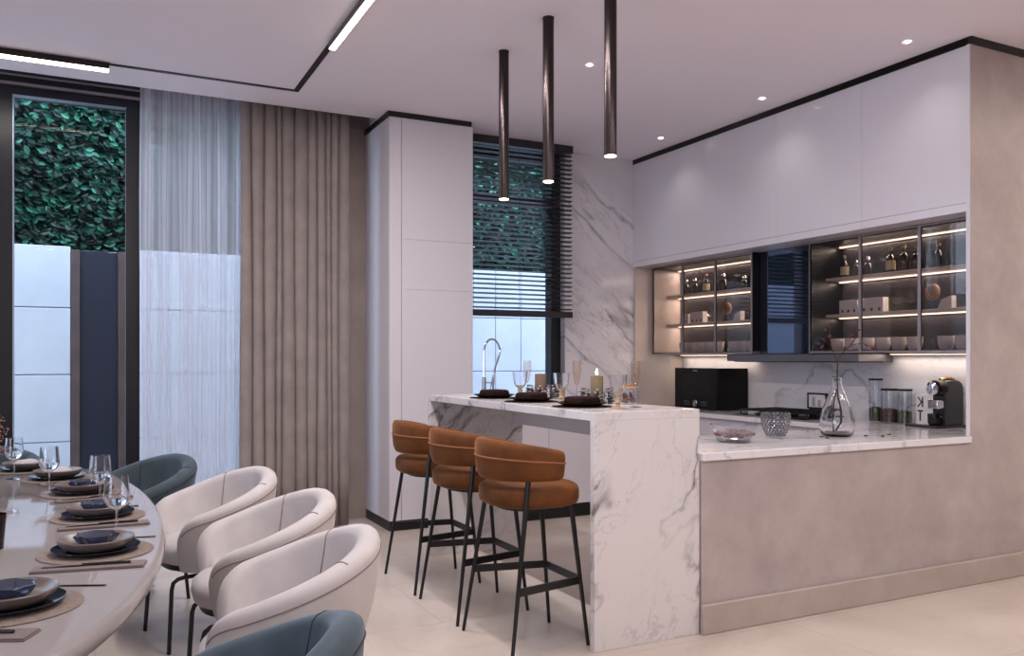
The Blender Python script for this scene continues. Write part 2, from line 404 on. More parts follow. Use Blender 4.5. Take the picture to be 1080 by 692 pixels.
STRUCT('window_pane', MB().box(2.83, 3.845, 6.915, 6.923, .96, 2.78).box(2.83, 3.845, 6.915, 6.923, 2.85, 3.18), 'pane', w2)
STRUCT('lit_glazing_bead', MB().box(2.83, 3.845, 6.85, 6.90, 2.773, 2.78), 'litbead', w2)  # pale strip drawn for the highlight line below the transom

# outside: terrace, garden wall of white panels, gate, hedge
STRUCT('ground_terrace', MB().box(-6, 12, 7.15, 12, -.12, -.02), 'pave')
gw = THING('garden_wall', 'white concrete panel wall across the terrace outside the windows', 'wall', (0, 9.06, 0))
zs = [-.02, .565, 1.205, 1.84, 2.43]
def panels(xs):
    m = MB()
    for a, b in zip(xs, xs[1:]):
        for c, d in zip(zs, zs[1:]): m.box(a+.004, b-.004, -.06, .06, c+.004, d-.004)
    return m
OBJ('panel', panels([-5, -3.2, -1.7, -.205]), 'concrete', gw, bevel=.006)
OBJ('panel', panels([.36, 1.6, 3.0, 4.28, 4.62, 5.9, 7.4, 9.0]), 'concrete', gw, bevel=.006)
OBJ('wall_core', MB().box(-5, -.21, -.03, .05, -.02, 2.42).box(.37, 9, -.03, .05, -.02, 2.42), 'pave', gw)
gt = THING('garden_gate', 'dark navy gate between brown posts set in the white garden wall', 'gate', (0, 9.06, 0))
OBJ('gate_leaf', MB().box(-.125, .20, -.03, .03, 0, 2.40), 'navy', gt, bevel=.004)
OBJ('gate_post', MB().box(-.203, -.128, -.06, .06, -.02, 2.40), 'post', gt, bevel=.004)
OBJ('gate_post', MB().box(.203, .355, -.06, .06, -.02, 2.40), 'post', gt, bevel=.004)
def hedge():
    R = random.Random(3); m = MB(); vs = []; fs = []
    for k in range(36000):
        x = R.uniform(-1.6, 7.8); z = R.uniform(2.15, 5.2); y = 9.75-.18*abs(R.gauss(0, 1))-.15*sin(x*3.1)*sin(z*2.7)
        L = R.uniform(.032, .052); w = L*R.uniform(.50, .64)
        az = R.gauss(0, .55); ti = R.gauss(-.55, .5); ro = R.uniform(-1.2, .7) + (pi if R.random() < .5 else 0)
        # leaf in local (u along, v across), bent at the midrib
        u = (cos(ro)*cos(az), sin(az)*cos(ro)*.8, sin(ro)*cos(ti)-.0); l = sqrt(sum(a*a for a in u)); u = [a/l for a in u]
        nrm = (sin(az), -cos(az)*cos(ti), -sin(ti)*-1.0)
        d = sum(a*b for a, b in zip(u, nrm)); nrm = [a-d*b for a, b in zip(nrm, u)]; l = sqrt(sum(a*a for a in nrm)) or 1; nrm = [a/l for a in nrm]
        v = (u[1]*nrm[2]-u[2]*nrm[1], u[2]*nrm[0]-u[0]*nrm[2], u[0]*nrm[1]-u[1]*nrm[0])
        P = lambda a, b, c: (x+a*u[0]+b*v[0]+c*nrm[0], y+a*u[1]+b*v[1]+c*nrm[1], z+a*u[2]+b*v[2]+c*nrm[2])
        o = len(vs); vs += [P(-L, 0, 0), P(-.5*L, .8*w, .25*w), P(.25*L, .85*w, .2*w), P(L, 0, -.2*L), P(.25*L, -.85*w, .2*w), P(-.5*L, -.8*w, .25*w)]
        fs += [(o, o+1, o+2, o+3), (o, o+3, o+4, o+5)]
    m.add(vs, fs); return m
hm = hedge(); hme = bpy.data.meshes.new('hedge'); hme.from_pydata(hm.v, [], hm.f); hme.materials.append(MT['leaf'])
hd = bpy.data.objects.new('hedge', hme); COL.objects.link(hd)
tag(hd, 'tall dense green hedge growing behind the white garden wall', 'hedge', kind='stuff')
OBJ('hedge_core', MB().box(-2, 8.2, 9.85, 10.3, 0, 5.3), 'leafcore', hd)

# ================================================================== BUILT-IN FURNITURE
# tall white cupboard
t = THING('tall_cabinet', 'tall white cupboard from floor to ceiling beside the taupe curtain', 'cabinet', (2.065, 6.28, 0))
OBJ('body', MB().box(0, .715, .02, .645, .08, 3.26), 'whitematt', t, bevel=.002)
OBJ('side_stile', MB().box(0, .098, 0, .02, .08, 3.26), 'whitematt', t, bevel=.0015)
OBJ('door', MB().box(.102, .715, 0, .02, .08, 1.9055), 'whitematt', t, bevel=.0015)
OBJ('door', MB().box(.102, .715, 0, .02, 1.9065, 2.3025), 'whitematt', t, bevel=.0015)
OBJ('door', MB().box(.102, .715, 0, .02, 2.3035, 3.26), 'whitematt', t, bevel=.0015)
OBJ('plinth', MB().box(.004, .715, .006, .645, 0, .08), 'black', t)
OBJ('shadow_gap_trim', MB().box(-.012, .70, -.012, .645, 3.262, 3.2995), 'black', t)
# white upper cupboards, built as units
ys = [3.287, 4.06, 4.87, 5.70, 6.777]
lab = ['nearest the taupe plaster wall', 'second from the taupe plaster wall', 'third from the taupe plaster wall', 'in the corner against the marble wall']
for k in range(4):
    t = THING('upper_cabinet', 'glossy white handleless upper cupboard '+lab[k], 'cabinet', (4.72, ys[k], 2.25))
    dy = ys[k+1]-ys[k]
    OBJ('body', MB().box(.02, .575, .0005, dy-.0005, 0, 1.005), 'white', t)
    OBJ('door', MB().box(0, .0195, .0006, dy-.0006, .0545, 1.005), 'white', t, bevel=.001)
    OBJ('light_rail', MB().box(0, .0195, .001, dy-.001, 0, .052), 'white', t, bevel=.001)
# glass-fronted display cabinets
def display(name, label, y0, y1, divs, pale_end):
    t = THING(name, label, 'cabinet', (4.90, y0, 1.40)); D = y1-y0; T = .345; Z = .846
    body = OBJ('body', MB().box(.33, T, 0, D, 0, Z), 'darkpanel', t)
    OBJ('side_panel', MB().box(.012, .33, 0, .018, .018, Z-.018), 'plastblk', t)
    OBJ('side_panel', MB().box(.012, .33, D-.018, D, .018, Z-.018), 'endpanel' if pale_end else 'plastblk', t)
    OBJ('top_panel', MB().box(.012, .33, 0, D, Z-.018, Z), 'plastblk', t)
    OBJ('bottom_panel', MB().box(.012, .33, 0, D, 0, .018), 'bronzeF', t)
    for z in (.275, .555):
        sh = OBJ('shelf', MB().box(.16, .33, .018, D-.018, z, z+.02), 'shelfmat', t, bevel=.002)
    for z in (.275, .555, Z-.018):
        OBJ('light_strip', MB().box(.305, .325, .02, D-.02, z-.009, z-.001), 'ledw', t)
        a = area('shelf_glow', (0, 0, 0), (0, radians(8), 0), .018, D-.1, 6*D, WARM); a.parent = t; a.location = (.30, D/2, z-.016)
    a, b = 0, 0
    for i in range(len(divs)-1):
        a, b = divs[i]-y0, divs[i+1]-y0
        w = .011
        d = OBJ('door', MB().box(0, .012, a+.001, a+.001+w, 0, Z).box(0, .012, b-.001-w, b-.001, 0, Z).box(0, .012, a+.001+w, b-.001-w, 0, w).box(0, .012, a+.001+w, b-.001-w, Z-w, Z), 'bronzeF', t, bevel=.001)
        OBJ('pane', MB().box(.004, .008, a+.001+w, b-.001-w, w, Z-w), 'smoke', d)
    return t
display('display_cabinet', 'glass-fronted lit display cabinet nearest the marble wall', 5.33, 6.72, [5.33, 5.79, 6.25, 6.72], True)
display('display_cabinet', 'glass-fronted lit display cabinet nearest the taupe plaster wall', 3.288, 4.71, [3.288, 3.75, 4.23, 4.71], False)
t = THING('hood_chimney', 'black mirror-glass cooker hood casing between the two display cabinets', 'hood', (4.99, 4.715, 1.40))
OBJ('front_panel', MB().box(0, .012, .001, .61, 0, .846), 'mirrorblk', t)
OBJ('casing', MB().box(.012, .308, .001, .61, 0, .846), 'plastblk', t)
t = THING('cooker_hood', 'slim steel cooker hood slung under the display cabinets above the hob', 'hood', (4.93, 4.27, 1.335))
OBJ('canopy', MB().box(0, .365, 0, 1.40, 0, .060), 'steel', t, bevel=.004)
OBJ('grease_filter', MB().box(.03, .33, .06, 1.34, -.006, .0), 'darksteel', t)
# base units: along the marble wall, the right wall and the peninsula
def base_unit(label, loc, rz, L, n, depth=.60):
    t = THING('base_cabinet', label, 'cabinet', loc, rz)
    OBJ('body', MB().box(0, L, .02, depth, .115, .852), 'whitematt', t)
    OBJ('plinth', MB().box(0, L, .03, depth, 0, .115), 'black', t)
    for k in range(n): OBJ('door', MB().box(k*L/n+.0015, (k+1)*L/n-.0015, 0, .0195, .12, .845), 'whitematt', t, bevel=.001)
    return t
base_unit('low white kitchen cupboards under the window by the sink', (2.785, 6.15, 0), 0, 1.91, 3)
base_unit('low white kitchen cupboards along the right wall below the hob', (4.70, 6.72, 0), -pi/2, 2.72, 4, .59)
base_unit('low white kitchen cupboards behind the taupe half wall', (4.69, 3.99, 0), pi, 1.99, 3, .585)
t = THING('worktop', 'pale marble kitchen worktop running round the kitchen behind the bar', 'worktop', (0, 0, 0))
OBJ('slab', MB().prism([(2.675, 3.245), (4.711, 3.245), (4.711, 3.29), (5.298, 3.29), (5.298, 6.75), (2.785, 6.75), (2.785, 6.13), (4.66, 6.13), (4.66, 4.02), (2.675, 4.02)], .853, .892), 'marbleC', t, bevel=.003)
# bar: waterfall marble island
t = THING('breakfast_bar', 'white veined marble waterfall bar table where the rust stools stand', 'bar', (2.06, 3.27, 0))
OBJ('top', MB().box(0, .61, 0, 2.145, 1.068, 1.110), 'marbleI', t, bevel=.002)
OBJ('end_panel', MB().box(0, .61, 0, .038, 0, 1.068), 'marbleI', t, bevel=.002)
OBJ('end_panel', MB().box(0, .715, 2.107, 2.145, 0, 1.068), 'marbleI', t, bevel=.002)
OBJ('upstand', MB().box(.63, .69, .15, 2.105, .8935, 1.04), 'whitematt', t)
OBJ('white_mark', MB().box(.315, .325, -.004, 0, 1.075, 1.097), 'porcelain', t, bevel=.001)  # small white mark, taken for a stray artifact rather than a fitting

# ================================================================== CURTAINS, BLIND
def cloth(x0, x1, y, amp, wl, z0, z1, R, thick=0, sub=10):
    prof = []; x = x0; s = 1
    while x < x1:
        w = wl*R.uniform(.6, 1.45); a = amp*R.uniform(.6, 1.25)
        for i in range(sub):
            q = i/sub; yy = y+s*a*sin(pi*q)**.8
            prof.append((x+w*q+.22*w*sin(2*pi*q)*.5, yy))
        x += w; s = -s
    rows = []
    for i in range(9):
        zz = z0+(z1-z0)*i/8; k = 1+.12*(1-i/8)
        rows.append([(px+.006*sin(px*40+zz*2.1), y+(py-y)*k+.004*sin(zz*3+px*30), zz) for px, py in prof])
    return MB().grid(rows)
def pleats(x0, x1, y, amp, wl, z0, z1, R):
    prof = []; x = x0
    while x < x1:
        w = wl*R.uniform(.55, 1.5); a = amp*R.uniform(.75, 1.15)
        for i in range(12):
            q = i/12; prof.append((x+w*q, y-a*abs(sin(pi*q))**.55, x))
        x += w
    rows = []
    for i in range(9):
        zz = z0+(z1-z0)*i/8; k = 1+.10*(1-i/8)
        rows.append([(px+.005*sin(px*23+zz*1.4), y+(py-y)*k+.003*sin(zz*3+c*30), zz) for px, py, c in prof])
    return MB().grid(rows)
dr = OBJ('curtain', pleats(1.0, 1.80, 6.67, .040, .072, .012, 3.44, random.Random(5)), 'drape', None, smooth=100)
m = dr.modifiers.new('thick', 'SOLIDIFY'); m.thickness = .004
tag(dr, 'heavy taupe pleated floor-length curtain beside the tall white cupboard', 'curtain')
sh = OBJ('sheer_curtain', cloth(.30, 1.06, 6.77, .026, .036, .012, 3.44, random.Random(9), sub=8), 'sheer', None, smooth=180)
tag(sh, 'white translucent sheer curtain hanging in front of the window', 'curtain')
t = THING('venetian_blind', 'black slatted venetian blind half lowered over the kitchen window', 'blind', (2.795, 6.60, 1.73))
L = 1.115
OBJ('head_rail', MB().box(0, L, -.03, .03, 1.50, 1.568), 'blindslat', t)
m = MB()
for k in range(35):
    z = .075+k*.0412
    m.obox((L/2, 0, z), (L/2, 0, 0), (0, .0235, -.005), (0, .0004, .0012))
OBJ('slats', m, 'blindslat', t, smooth=0)
OBJ('bottom_rail', MB().box(0, L, -.027, .027, 0, .055), 'blindslat', t, bevel=.004)
for x in (.12, .56, 1.0):
    OBJ('lift_cord', MB().cyl((x, -.029, .05), (x, -.029, 1.5), .0015, 6), 'black', t)

# ================================================================== CEILING LIGHTS
def track(label, x0, x1, y0, y1, seg):
    t = THING('track_light', label, 'ceiling light', (0, 0, H))
    OBJ('track', MB().box(x0, x1, y0, y1, -.004, -.0005), 'black', t)
    for (a, b, c, d) in seg:
        OBJ('luminaire', MB().box(a, b, c, d, -.045, -.004), 'bronze', t)
        OBJ('diffuser', MB().box(a+.003, b-.003, c+.003, d-.003, -.050, -.045), 'ledn', t)
track('black ceiling track with a lit linear lamp above the tall window', -3.0, 1.325, 6.085, 6.125, [(-2.6, .085, 6.065, 6.135)])
track('black ceiling track with a lit linear lamp running towards the camera', 1.285, 1.325, 2.0, 6.085, [(1.28, 1.322, 2.3, 5.07)])
pl = ['farthest, nearest the window', 'middle', 'nearest the camera']
for k, (x, y, z) in enumerate([(2.31, 4.735, 2.362), (2.31, 4.157, 2.364), (2.325, 3.54, 2.377)]):
    if k == 0:
        p0 = t = THING('pendant_lamp', '', 'pendant lamp', (x, y, z), 0, 'tube pendants over the bar')
        OBJ('tube', MB().lathe([(.028, .004), (.032, .004), (.032, .936), (0, .936)], n=24), 'bronze', t)
        OBJ('glowing_end', MB().lathe([(.0, .0), (.029, .0), (.029, .012), (0, .012)], n=24), 'lampend', t)
        OBJ('ceiling_collar', MB().lathe([(.034, .930), (.034, H-z-.0005), (0, H-z-.0005)], n=24), 'black', t)
    else: t = DUP(p0, (x, y, z), 0, '')
    t['label'] = 'slim dark bronze tube pendant over the marble bar, '+pl[k]
    spot('pendant_beam', (x, y, z-.02), 16, NEUT, 95, .7, .03)
dl = ['above the bar beside the nearest pendant', 'by the upper cupboards nearest the taupe wall', 'by the upper cupboards, middle of the row', 'by the upper cupboards nearest the marble wall']
for k, (x, y) in enumerate([(2.917, 4.689), (4.439, 3.478), (4.442, 4.72), (4.446, 5.969)]):
    if k == 0:
        d0 = t = THING('downlight', '', 'ceiling light', (x, y, H), 0, 'recessed kitchen downlights')
        OBJ('trim_ring', MB().lathe([(.022, -.0005), (.042, -.0005), (.042, -.006), (.036, -.009), (.022, -.004)], n=24), 'ceiling', t)
        OBJ('bulb', MB().lathe([(0, -.011), (.015, -.010), (.020, -.006), (.021, -.0005), (0, -.0005)], n=20), 'ledn', t)
    else: t = DUP(d0, (x, y, H), 0, '')
    t['label'] = 'small round recessed ceiling downlight '+dl[k]
    spot('downlight_beam', (x, y, H-.02), 6, NEUT, 120, 1.0, .03)
# strip lights under the display cabinets
for y0, y1, lb in ((5.68, 6.70, 'nearest the marble wall'), (3.30, 4.25, 'nearest the taupe plaster wall')):
    t = THING('strip_light', 'warm strip light under the display cabinet '+lb, 'light', (5.22, y0, 1.398))
    OBJ('profile', MB().box(0, .03, 0, y1-y0, -.008, 0), 'bronzeF', t)
    OBJ('diffuser', MB().box(.004, .026, .01, y1-y0-.01, -.011, -.008), 'ledw', t)
    a = area('counter_glow', (5.235, (y0+y1)/2, 1.383), (0, radians(12), 0), .03, y1-y0-.05, 2.0, WARM)

# ================================================================== BAR STOOLS
def stool():
    t = THING('bar_stool', '', 'bar stool', (0, 0, 0), 0, 'rust velvet bar stools')
    def ring(r, z, n=40, e=2.5):
        out = []
        for k in range(n):
            a = 2*pi*k/n; c, s = cos(a), sin(a)
            q = (abs(c)**e+abs(s)**e)**(-1/e); out.append((r*q*c*.98, r*q*s, z))
        return out
    OBJ('seat', MB().loft([ring(r, z) for r, z in [(.16, .668), (.212, .670), (.228, .680), (.233, .70), (.233, .735), (.228, .752), (.212, .764), (.17, .770), (.09, .773), (.01, .774)]]), 'rust', t, smooth=180)
    OBJ('seat_base', MB().loft([ring(.165, .652), ring(.165, .668)]), 'black', t)
    # backrest: padded band wrapping round the back
    rows = []; N = 44; A = radians(107)
    for i in range(N+1):
        u = -1+2*i/N; ph = u*A
        e = min(1, (1-abs(u))/.10); e = sqrt(max(0, 1-(1-e)**2))     # rounded ends
        top = .985-.055*abs(u)**2; bot = .792+.008*abs(u)
        zc = (top+bot)/2; hh = (top-bot)/2*(.72+.28*e); th = .030*max(.05, e)
        rx = .222; ry = .238
        row = []
        for k in range(20):
            a = 2*pi*k/20; c, s = cos(a), sin(a)
            q = (abs(c)**4+abs(s)**4)**(-.25)
            dz = hh*q*s; dr_ = th*q*c*(1.0+.12*(1-s*s))
            rr = 1+(dr_+.006*(dz/hh))/.23
            row.append((-cos(ph)*rx*rr, sin(ph)*ry*rr, zc+dz))
        rows.append(row)
    m = MB(); m.loft(rows)
    br = OBJ('backrest', m, 'rust', t, smooth=60)
    pts = []
    for i in range(N+1):
        u = (-1+2*i/N)*.985; ph = u*A; zc = (.985-.055*u*u+.792+.008*abs(u))/2+.012
        e = min(1, (1-abs(u))/.10); e = sqrt(max(0, 1-(1-e)**2)); rr = 1+(.0338*max(.1, e)+.001)/.23
        pts.append((-cos(ph)*.222*rr, sin(ph)*.238*rr, zc))
    OBJ('seam_piping', MB().tube(pts, .0045, 6), 'rustseam', br)
    fr = {}
    for nm, f, tp in (('rear', (-.225, -.27), (-.105, -.205, .83)), ('rear', (-.225, .27), (-.105, .205, .83)), ('front', (.22, -.19), (.15, -.15, .668)), ('front', (.22, .19), (.15, .15, .668))):
        OBJ('leg', MB().tube([(f[0], f[1], 0), tp], .0085, 10, .0125), 'black', t)
        q = .31/tp[2]; fr[(nm, f[1] > 0)] = (f[0]+(tp[0]-f[0])*q, f[1]+(tp[1]-f[1])*q)
    order = [fr[('rear', False)], fr[('front', False)], fr[('front', True)], fr[('rear', True)]]
    for a, b in zip(order, order[1:]):
        dx, dy = b[0]-a[0], b[1]-a[1]; l = sqrt(dx*dx+dy*dy); ux, uy = dx/l, dy/l
        OBJ('footrest', MB().obox(((a[0]+b[0])/2, (a[1]+b[1])/2, .31), (dx/2, dy/2, 0), (-uy*.006, ux*.006, 0), (0, 0, .0175)), 'black', t)
    return t
s0 = stool(); s0.location = (1.872, 3.567, 0)
s0['label'] = 'rust velvet bar stool with black legs, nearest the camera, by the marble end panel'
DUP(s0, (1.870, 4.180, 0), 0, 'rust velvet bar stool with black legs, middle one of the three at the bar')
DUP(s0, (1.866, 4.797, 0), 0, 'rust velvet bar stool with black legs, farthest, next to the tall white cupboard')

# ================================================================== DINING TABLE AND CHAIRS
TC = (-.52, 3.60); TA, TB, TE = .755, 2.0, 2.15
def tring(k, z, n=128):
    out = []
    for i in range(n):
        a = 2*pi*i/n; c, s = cos(a), sin(a)
        out.append((math.copysign(abs(c)**(2/TE), c)*(TA-k), math.copysign(abs(s)**(2/TE), s)*(TB-k), z))
    return out
t = THING('dining_table', 'long oval pale stone dining table laid for dinner', 'table', (TC[0], TC[1], 0))
OBJ('tabletop', MB().loft([tring(.05, .690), tring(.018, .694), tring(.004, .706), tring(0, .722), tring(.003, .738), tring(.010, .746), tring(.022, .750)]), 'table', t, smooth=50)
for y in (-.85, .85):
    OBJ('pedestal', MB().lathe([(.26, .0), (.26, .02), (.17, .05), (.15, .35), (.19, .66), (.24, .69)], (0, y, 0), 40), 'darkwood', t)

def tub_chair(label, mat, seam, group):
    t = THING('tub_chair', label, 'chair', (0, 0, 0), 0, group)
    A = radians(144); N = 72
    def plan(ph, k, s):   # k: offset outwards, s: scale
        c, sn = cos(ph), sin(ph)
        ex = 2.3 if c > 0 else 2.3+.7*min(1, -c*2); ax = .335 if c > 0 else .335-.085*min(1, -c*2)
        q = (abs(c)**ex+abs(sn)**ex)**(-1/ex)
        return (-(ax*s+k)*q*c, (.355*s+k)*q*sn)
    def rim(u):
        v = abs(u); h = .800-.165*(1-cos(pi*min(1, v/.95)))/2
        e = max(0, (v-.80)/.20)
        return h-(h-.47)*(1-sqrt(max(0, 1-e*e)))
    def sc(z): return .72+.28*sin(pi/2*max(0, min(1, (z-.36)/.42)))**.9
    rows = []
    us = [-cos(pi*i/N)*.35+(-1+2*i/N)*.65 for i in range(N+1)]
    for u in us:
        ph = u*A; h = rim(u); row = []; zb = .36
        th = .0375*(1 if abs(u) < .8 else .45+.55*sqrt(max(0, 1-((abs(u)-.8)/.2)**2)))
        for j in range(9):
            q = j/8; z = zb+(h-.03-zb)*q
            row.append((*plan(ph, 0, sc(z)), z))
        s = sc(h-.03)
        for j in range(1, 6):
            a = pi*j/6; row.append((*plan(ph, -th*(1-cos(a)), s), h-.03+.03*sin(a)))
        for j in range(7):
            q = 1-j/6; z = min(.44, h-.036)+(h-.035-min(.44, h-.036))*q
            row.append((*plan(ph, -2*th-.03*(1-q), sc(z)), z))
        rows.append(row)
    m = MB(); m.grid(rows)
    n = len(rows[0])
    sh = OBJ('shell', m.add(rows[0], [tuple(range(n))]).add(rows[-1], [tuple(reversed(range(n)))]), mat, t, smooth=70)
    # piping: one line just under the rim outside, two upright seams inside
    pts = []
    for u in us[3:-3]:
        z = max(.40, rim(u)-.045); pts.append((*plan(u*A, .0012, sc(z)), z))
    OBJ('rim_piping', MB().tube(pts, .0022, 6), seam, sh)
    for sg in (-1, 1):
        ph = sg*radians(50); h = rim(50/144); pts = []
        for j in range(10):
            q = 1-j/9; z = .46+(h-.035-.46)*q
            pts.append((*plan(ph, -.075-.03*(1-q)-.0005, sc(z)), z))
        s2 = sc(h-.03)
        pts = [(*plan(ph, -.0375*(1-cos(pi*j/6))+(.001 if j < 3 else -.0005), s2), h-.0295+.03*sin(pi*j/6)) for j in (2, 3, 4, 5)]+pts
        OBJ('seam', MB().tube(pts, .0022, 6), seam, sh)
    def sring(k, z, n=40):
        out = []
        for i in range(n):
            a = 2*pi*i/n; c, s = cos(a), sin(a); e = 2.6; q = (abs(c)**e+abs(s)**e)**(-1/e)
            out.append((-.015+(.245-k)*q*c, (.245-k)*q*s, z))
        return out
    OBJ('seat_cushion', MB().loft([sring(.03, .385), sring(.008, .395), sring(0, .42), sring(.004, .455), sring(.03, .478), sring(.10, .486), sring(.2, .488)]), mat, t, smooth=180)
    OBJ('seat_base', MB().loft([sring(.07, .345), sring(.03, .36), sring(.03, .386)]), 'black', t, smooth=50)
    for sg in (-1, 1):
        y = sg*.19
        P = [(.225, y+.02*sg, 0), (.208, y+.005*sg, .29), (.200, y, .318), (.18, y, .333), (.15, y, .338), (-.15, y, .338), (-.18, y, .333), (-.20, y, .318), (-.21, y+.005*sg, .29), (-.235, y+.02*sg, 0)]
        OBJ('leg_frame', MB().tube(P, .010, 8), 'black', t)
    OBJ('crossbar', MB().cyl((0.02, -.19, .338), (.02, .19, .338), .009, 8), 'black', t)
    return t
c0 = tub_chair('', 'cream', 'creamseam', 'cream tub chairs'); c0.location = (.515, 2.74, 0); c0.rotation_euler = (0, 0, radians(169))
c0['label'] = 'cream upholstered tub chair nearest the camera, behind the front teal chair'
DUP(c0, (.575, 3.55, 0), radians(180), 'cream upholstered tub chair in the middle of the three cream ones')
DUP(c0, (.485, 4.38, 0), radians(191), 'cream upholstered tub chair farthest from the camera, next to the back teal chair')
b0 = tub_chair('', 'teal', 'tealseam', 'teal tub chairs'); b0.location = (.20, 1.865, 0); b0.rotation_euler = (0, 0, radians(152))
b0['label'] = 'dark teal velvet tub chair in front at the bottom edge of the picture'
DUP(b0, (.175, 5.14, 0), radians(204), 'dark teal velvet tub chair in front of the sheer curtain')
DUP(b0, (-.62, 5.98, 0), radians(270), 'dark teal velvet tub chair at the far head of the table, behind the wine glass')

# place settings
def rot2(x, y, a): return (x*cos(a)-y*sin(a), x*sin(a)+y*cos(a))
TZ = .7505
where = ['nearest the camera', 'second from the camera', 'third from the camera', 'fourth from the camera', 'fifth from the camera', 'farthest from the camera']
SET = [(-.19, 2.37, -24), (.004, 2.93, -10), (.012, 3.58, 0), (-.05, 4.24, 8), (-.167, 4.80, 16), (-.335, 5.24, 26)]
proto = {}
def put(kind, label, cat, x, y, z, rz, group, build):
    if kind not in proto:
        t = THING(kind, label, cat, (x, y, z), rz, group); build(t); proto[kind] = t; return t
    return DUP(proto[kind], (x, y, z), rz, label, group)
def b_mat(t): OBJ('weave', MB().lathe([(0, 0), (.165, 0), (.167, .002), (.165, .004), (0, .004)], n=48), 'placemat', t)
def b_charger(t):
    OBJ('plate', MB().lathe([(0, 0), (.078, 0), (.088, .003), (.122, .012), (.127, .014), (.127, .017), (.120, .016), (.085, .007), (0, .007)], n=48), 'navyplate', t)
def b_plate(t): OBJ('plate', MB().lathe([(0, 0), (.072, 0), (.092, .008), (.106, .022), (.111, .034), (.109, .037), (.102, .033), (.086, .018), (.070, .014), (0, .014)], n=48), 'taupeplate', t)
def b_bowl(t): OBJ('bowl', MB().lathe([(0, .0), (.034, .0), (.048, .009), (.060, .026), (.062, .032), (.058, .032), (.044, .015), (.03, .008), (0, .008)], n=14, fn=lambda a: 1+.10*cos(7*a)), 'bluebowl', t, smooth=0)
def b_napkin(t):
    OBJ('cloth', MB().box(-.15, .15, -.036, .036, 0, .004).box(-.148, .148, -.036, .033, .0042, .008), 'linen', t, bevel=.0015)
def b_knife(t):
    OBJ('blade', MB().prism([(-.125, -.006), (-.02, -.009), (-.01, 0), (-.02, .004), (-.12, .006)], .0, .002), 'darksteel', t)
    OBJ('handle', MB().tube([(-.02, -.002, .003), (.05, -.002, .004), (.11, -.002, .003)], .004, 8), 'darksteel', t)
def b_fork(t):
    m = MB().box(-.02, .10, -.003, .003, 0, .003).prism([(-.02, -.003), (-.02, .003), (-.05, .011), (-.065, .011), (-.065, -.011), (-.05, -.011)], 0, .002)
    OBJ('handle', m, 'darksteel', t)
    m = MB()
    for y in (-.0095, -.0032, .0032, .0095): m.box(-.115, -.065, y-.0015, y+.0015, 0, .002)
    OBJ('tines', m, 'darksteel', t)
def b_wine(t):
    OBJ('bowl', MB().lathe(walls([(.0035, .092), (.012, .094), (.030, .106), (.0405, .125), (.0425, .142), (.0395, .175), (.0365, .208)], .0014), n=36), 'crystal', t, smooth=60)
    OBJ('stem', MB().tube([(0, 0, .004), (0, 0, .02), (0, 0, .08), (0, 0, .093)], .0034, 10), 'crystal', t)
    OBJ('foot', MB().lathe([(0, 0), (.036, 0), (.036, .002), (.006, .006), (0, .006)], n=32), 'crystal', t)
    OBJ('water', MB().lathe([(0, .0958), (.012, .0962), (.029, .1082), (.0385, .126), (.0405, .136), (0, .136)], n=32), 'crystal', t)
for k, (x, y, deg) in enumerate(SET):
    a = radians(deg); w = where[k]
    put('placemat', 'round woven taupe placemat at the dining place '+w, 'placemat', x, y, TZ, a, 'round placemats', b_mat)
    z = TZ+.0042
    put('charger_plate', 'glossy dark navy underplate at the dining place '+w, 'plate', x, y, z, a, 'navy underplates', b_charger)
    put('dinner_plate', 'taupe plate on the dark underplate at the dining place '+w, 'plate', x, y, z+.0074, a, 'taupe plates', b_plate)
    if k < 4:
        put('glass_bowl', 'small faceted blue glass bowl on the plates at the dining place '+w, 'bowl', x, y, z+.0216, a, 'blue glass bowls', b_bowl)
    else:
        n = THING('folded_napkin', 'pale folded napkin lying on the plates at the dining place '+w, 'napkin', (x, y, z+.0216), a+.4, 'pale napkins')
        OBJ('cloth', MB().loft([[(.058*c, .034*d, 0) for c, d in ((-1, -1), (1, -1), (1, 1), (-1, 1))], [(.056*c, .032*d, .018) for c, d in ((-1, -1), (1, -1), (1, 1), (-1, 1))], [(.04*c, .016*d, .034) for c, d in ((-1, -1), (1, -1), (1, 1), (-1, 1))]]), 'lightlinen', n, bevel=.004)
    dx, dy = rot2(.02, -.212, a)
    if k < 5:
        put('napkin', 'folded taupe napkin under a dark knife at the dining place '+w, 'napkin', x+dx, y+dy, TZ, a, 'taupe napkins', b_napkin)
        put('knife', 'dark metal knife lying on the napkin at the dining place '+w, 'knife', x+dx, y+dy, TZ+.0085, a, 'dinner knives', b_knife)
    dx, dy = rot2(.05, .195, a)
    put('fork', 'dark metal fork beside the plates at the dining place '+w, 'fork', x+dx, y+dy, TZ, a, 'dinner forks', b_fork)
gl = ['behind the second plate from the camera', 'behind the third plate from the camera', 'behind the fourth plate from the camera', 'at the far end by the dried flowers']
for k, (x, y) in enumerate([(.067, 3.16), (.020, 3.85), (-.185, 4.33), (-.365, 4.90)]):
    put('wine_glass', 'stemmed wine glass with a little water standing '+gl[k], 'glass', x, y, TZ, 0, 'wine glasses', b_wine)
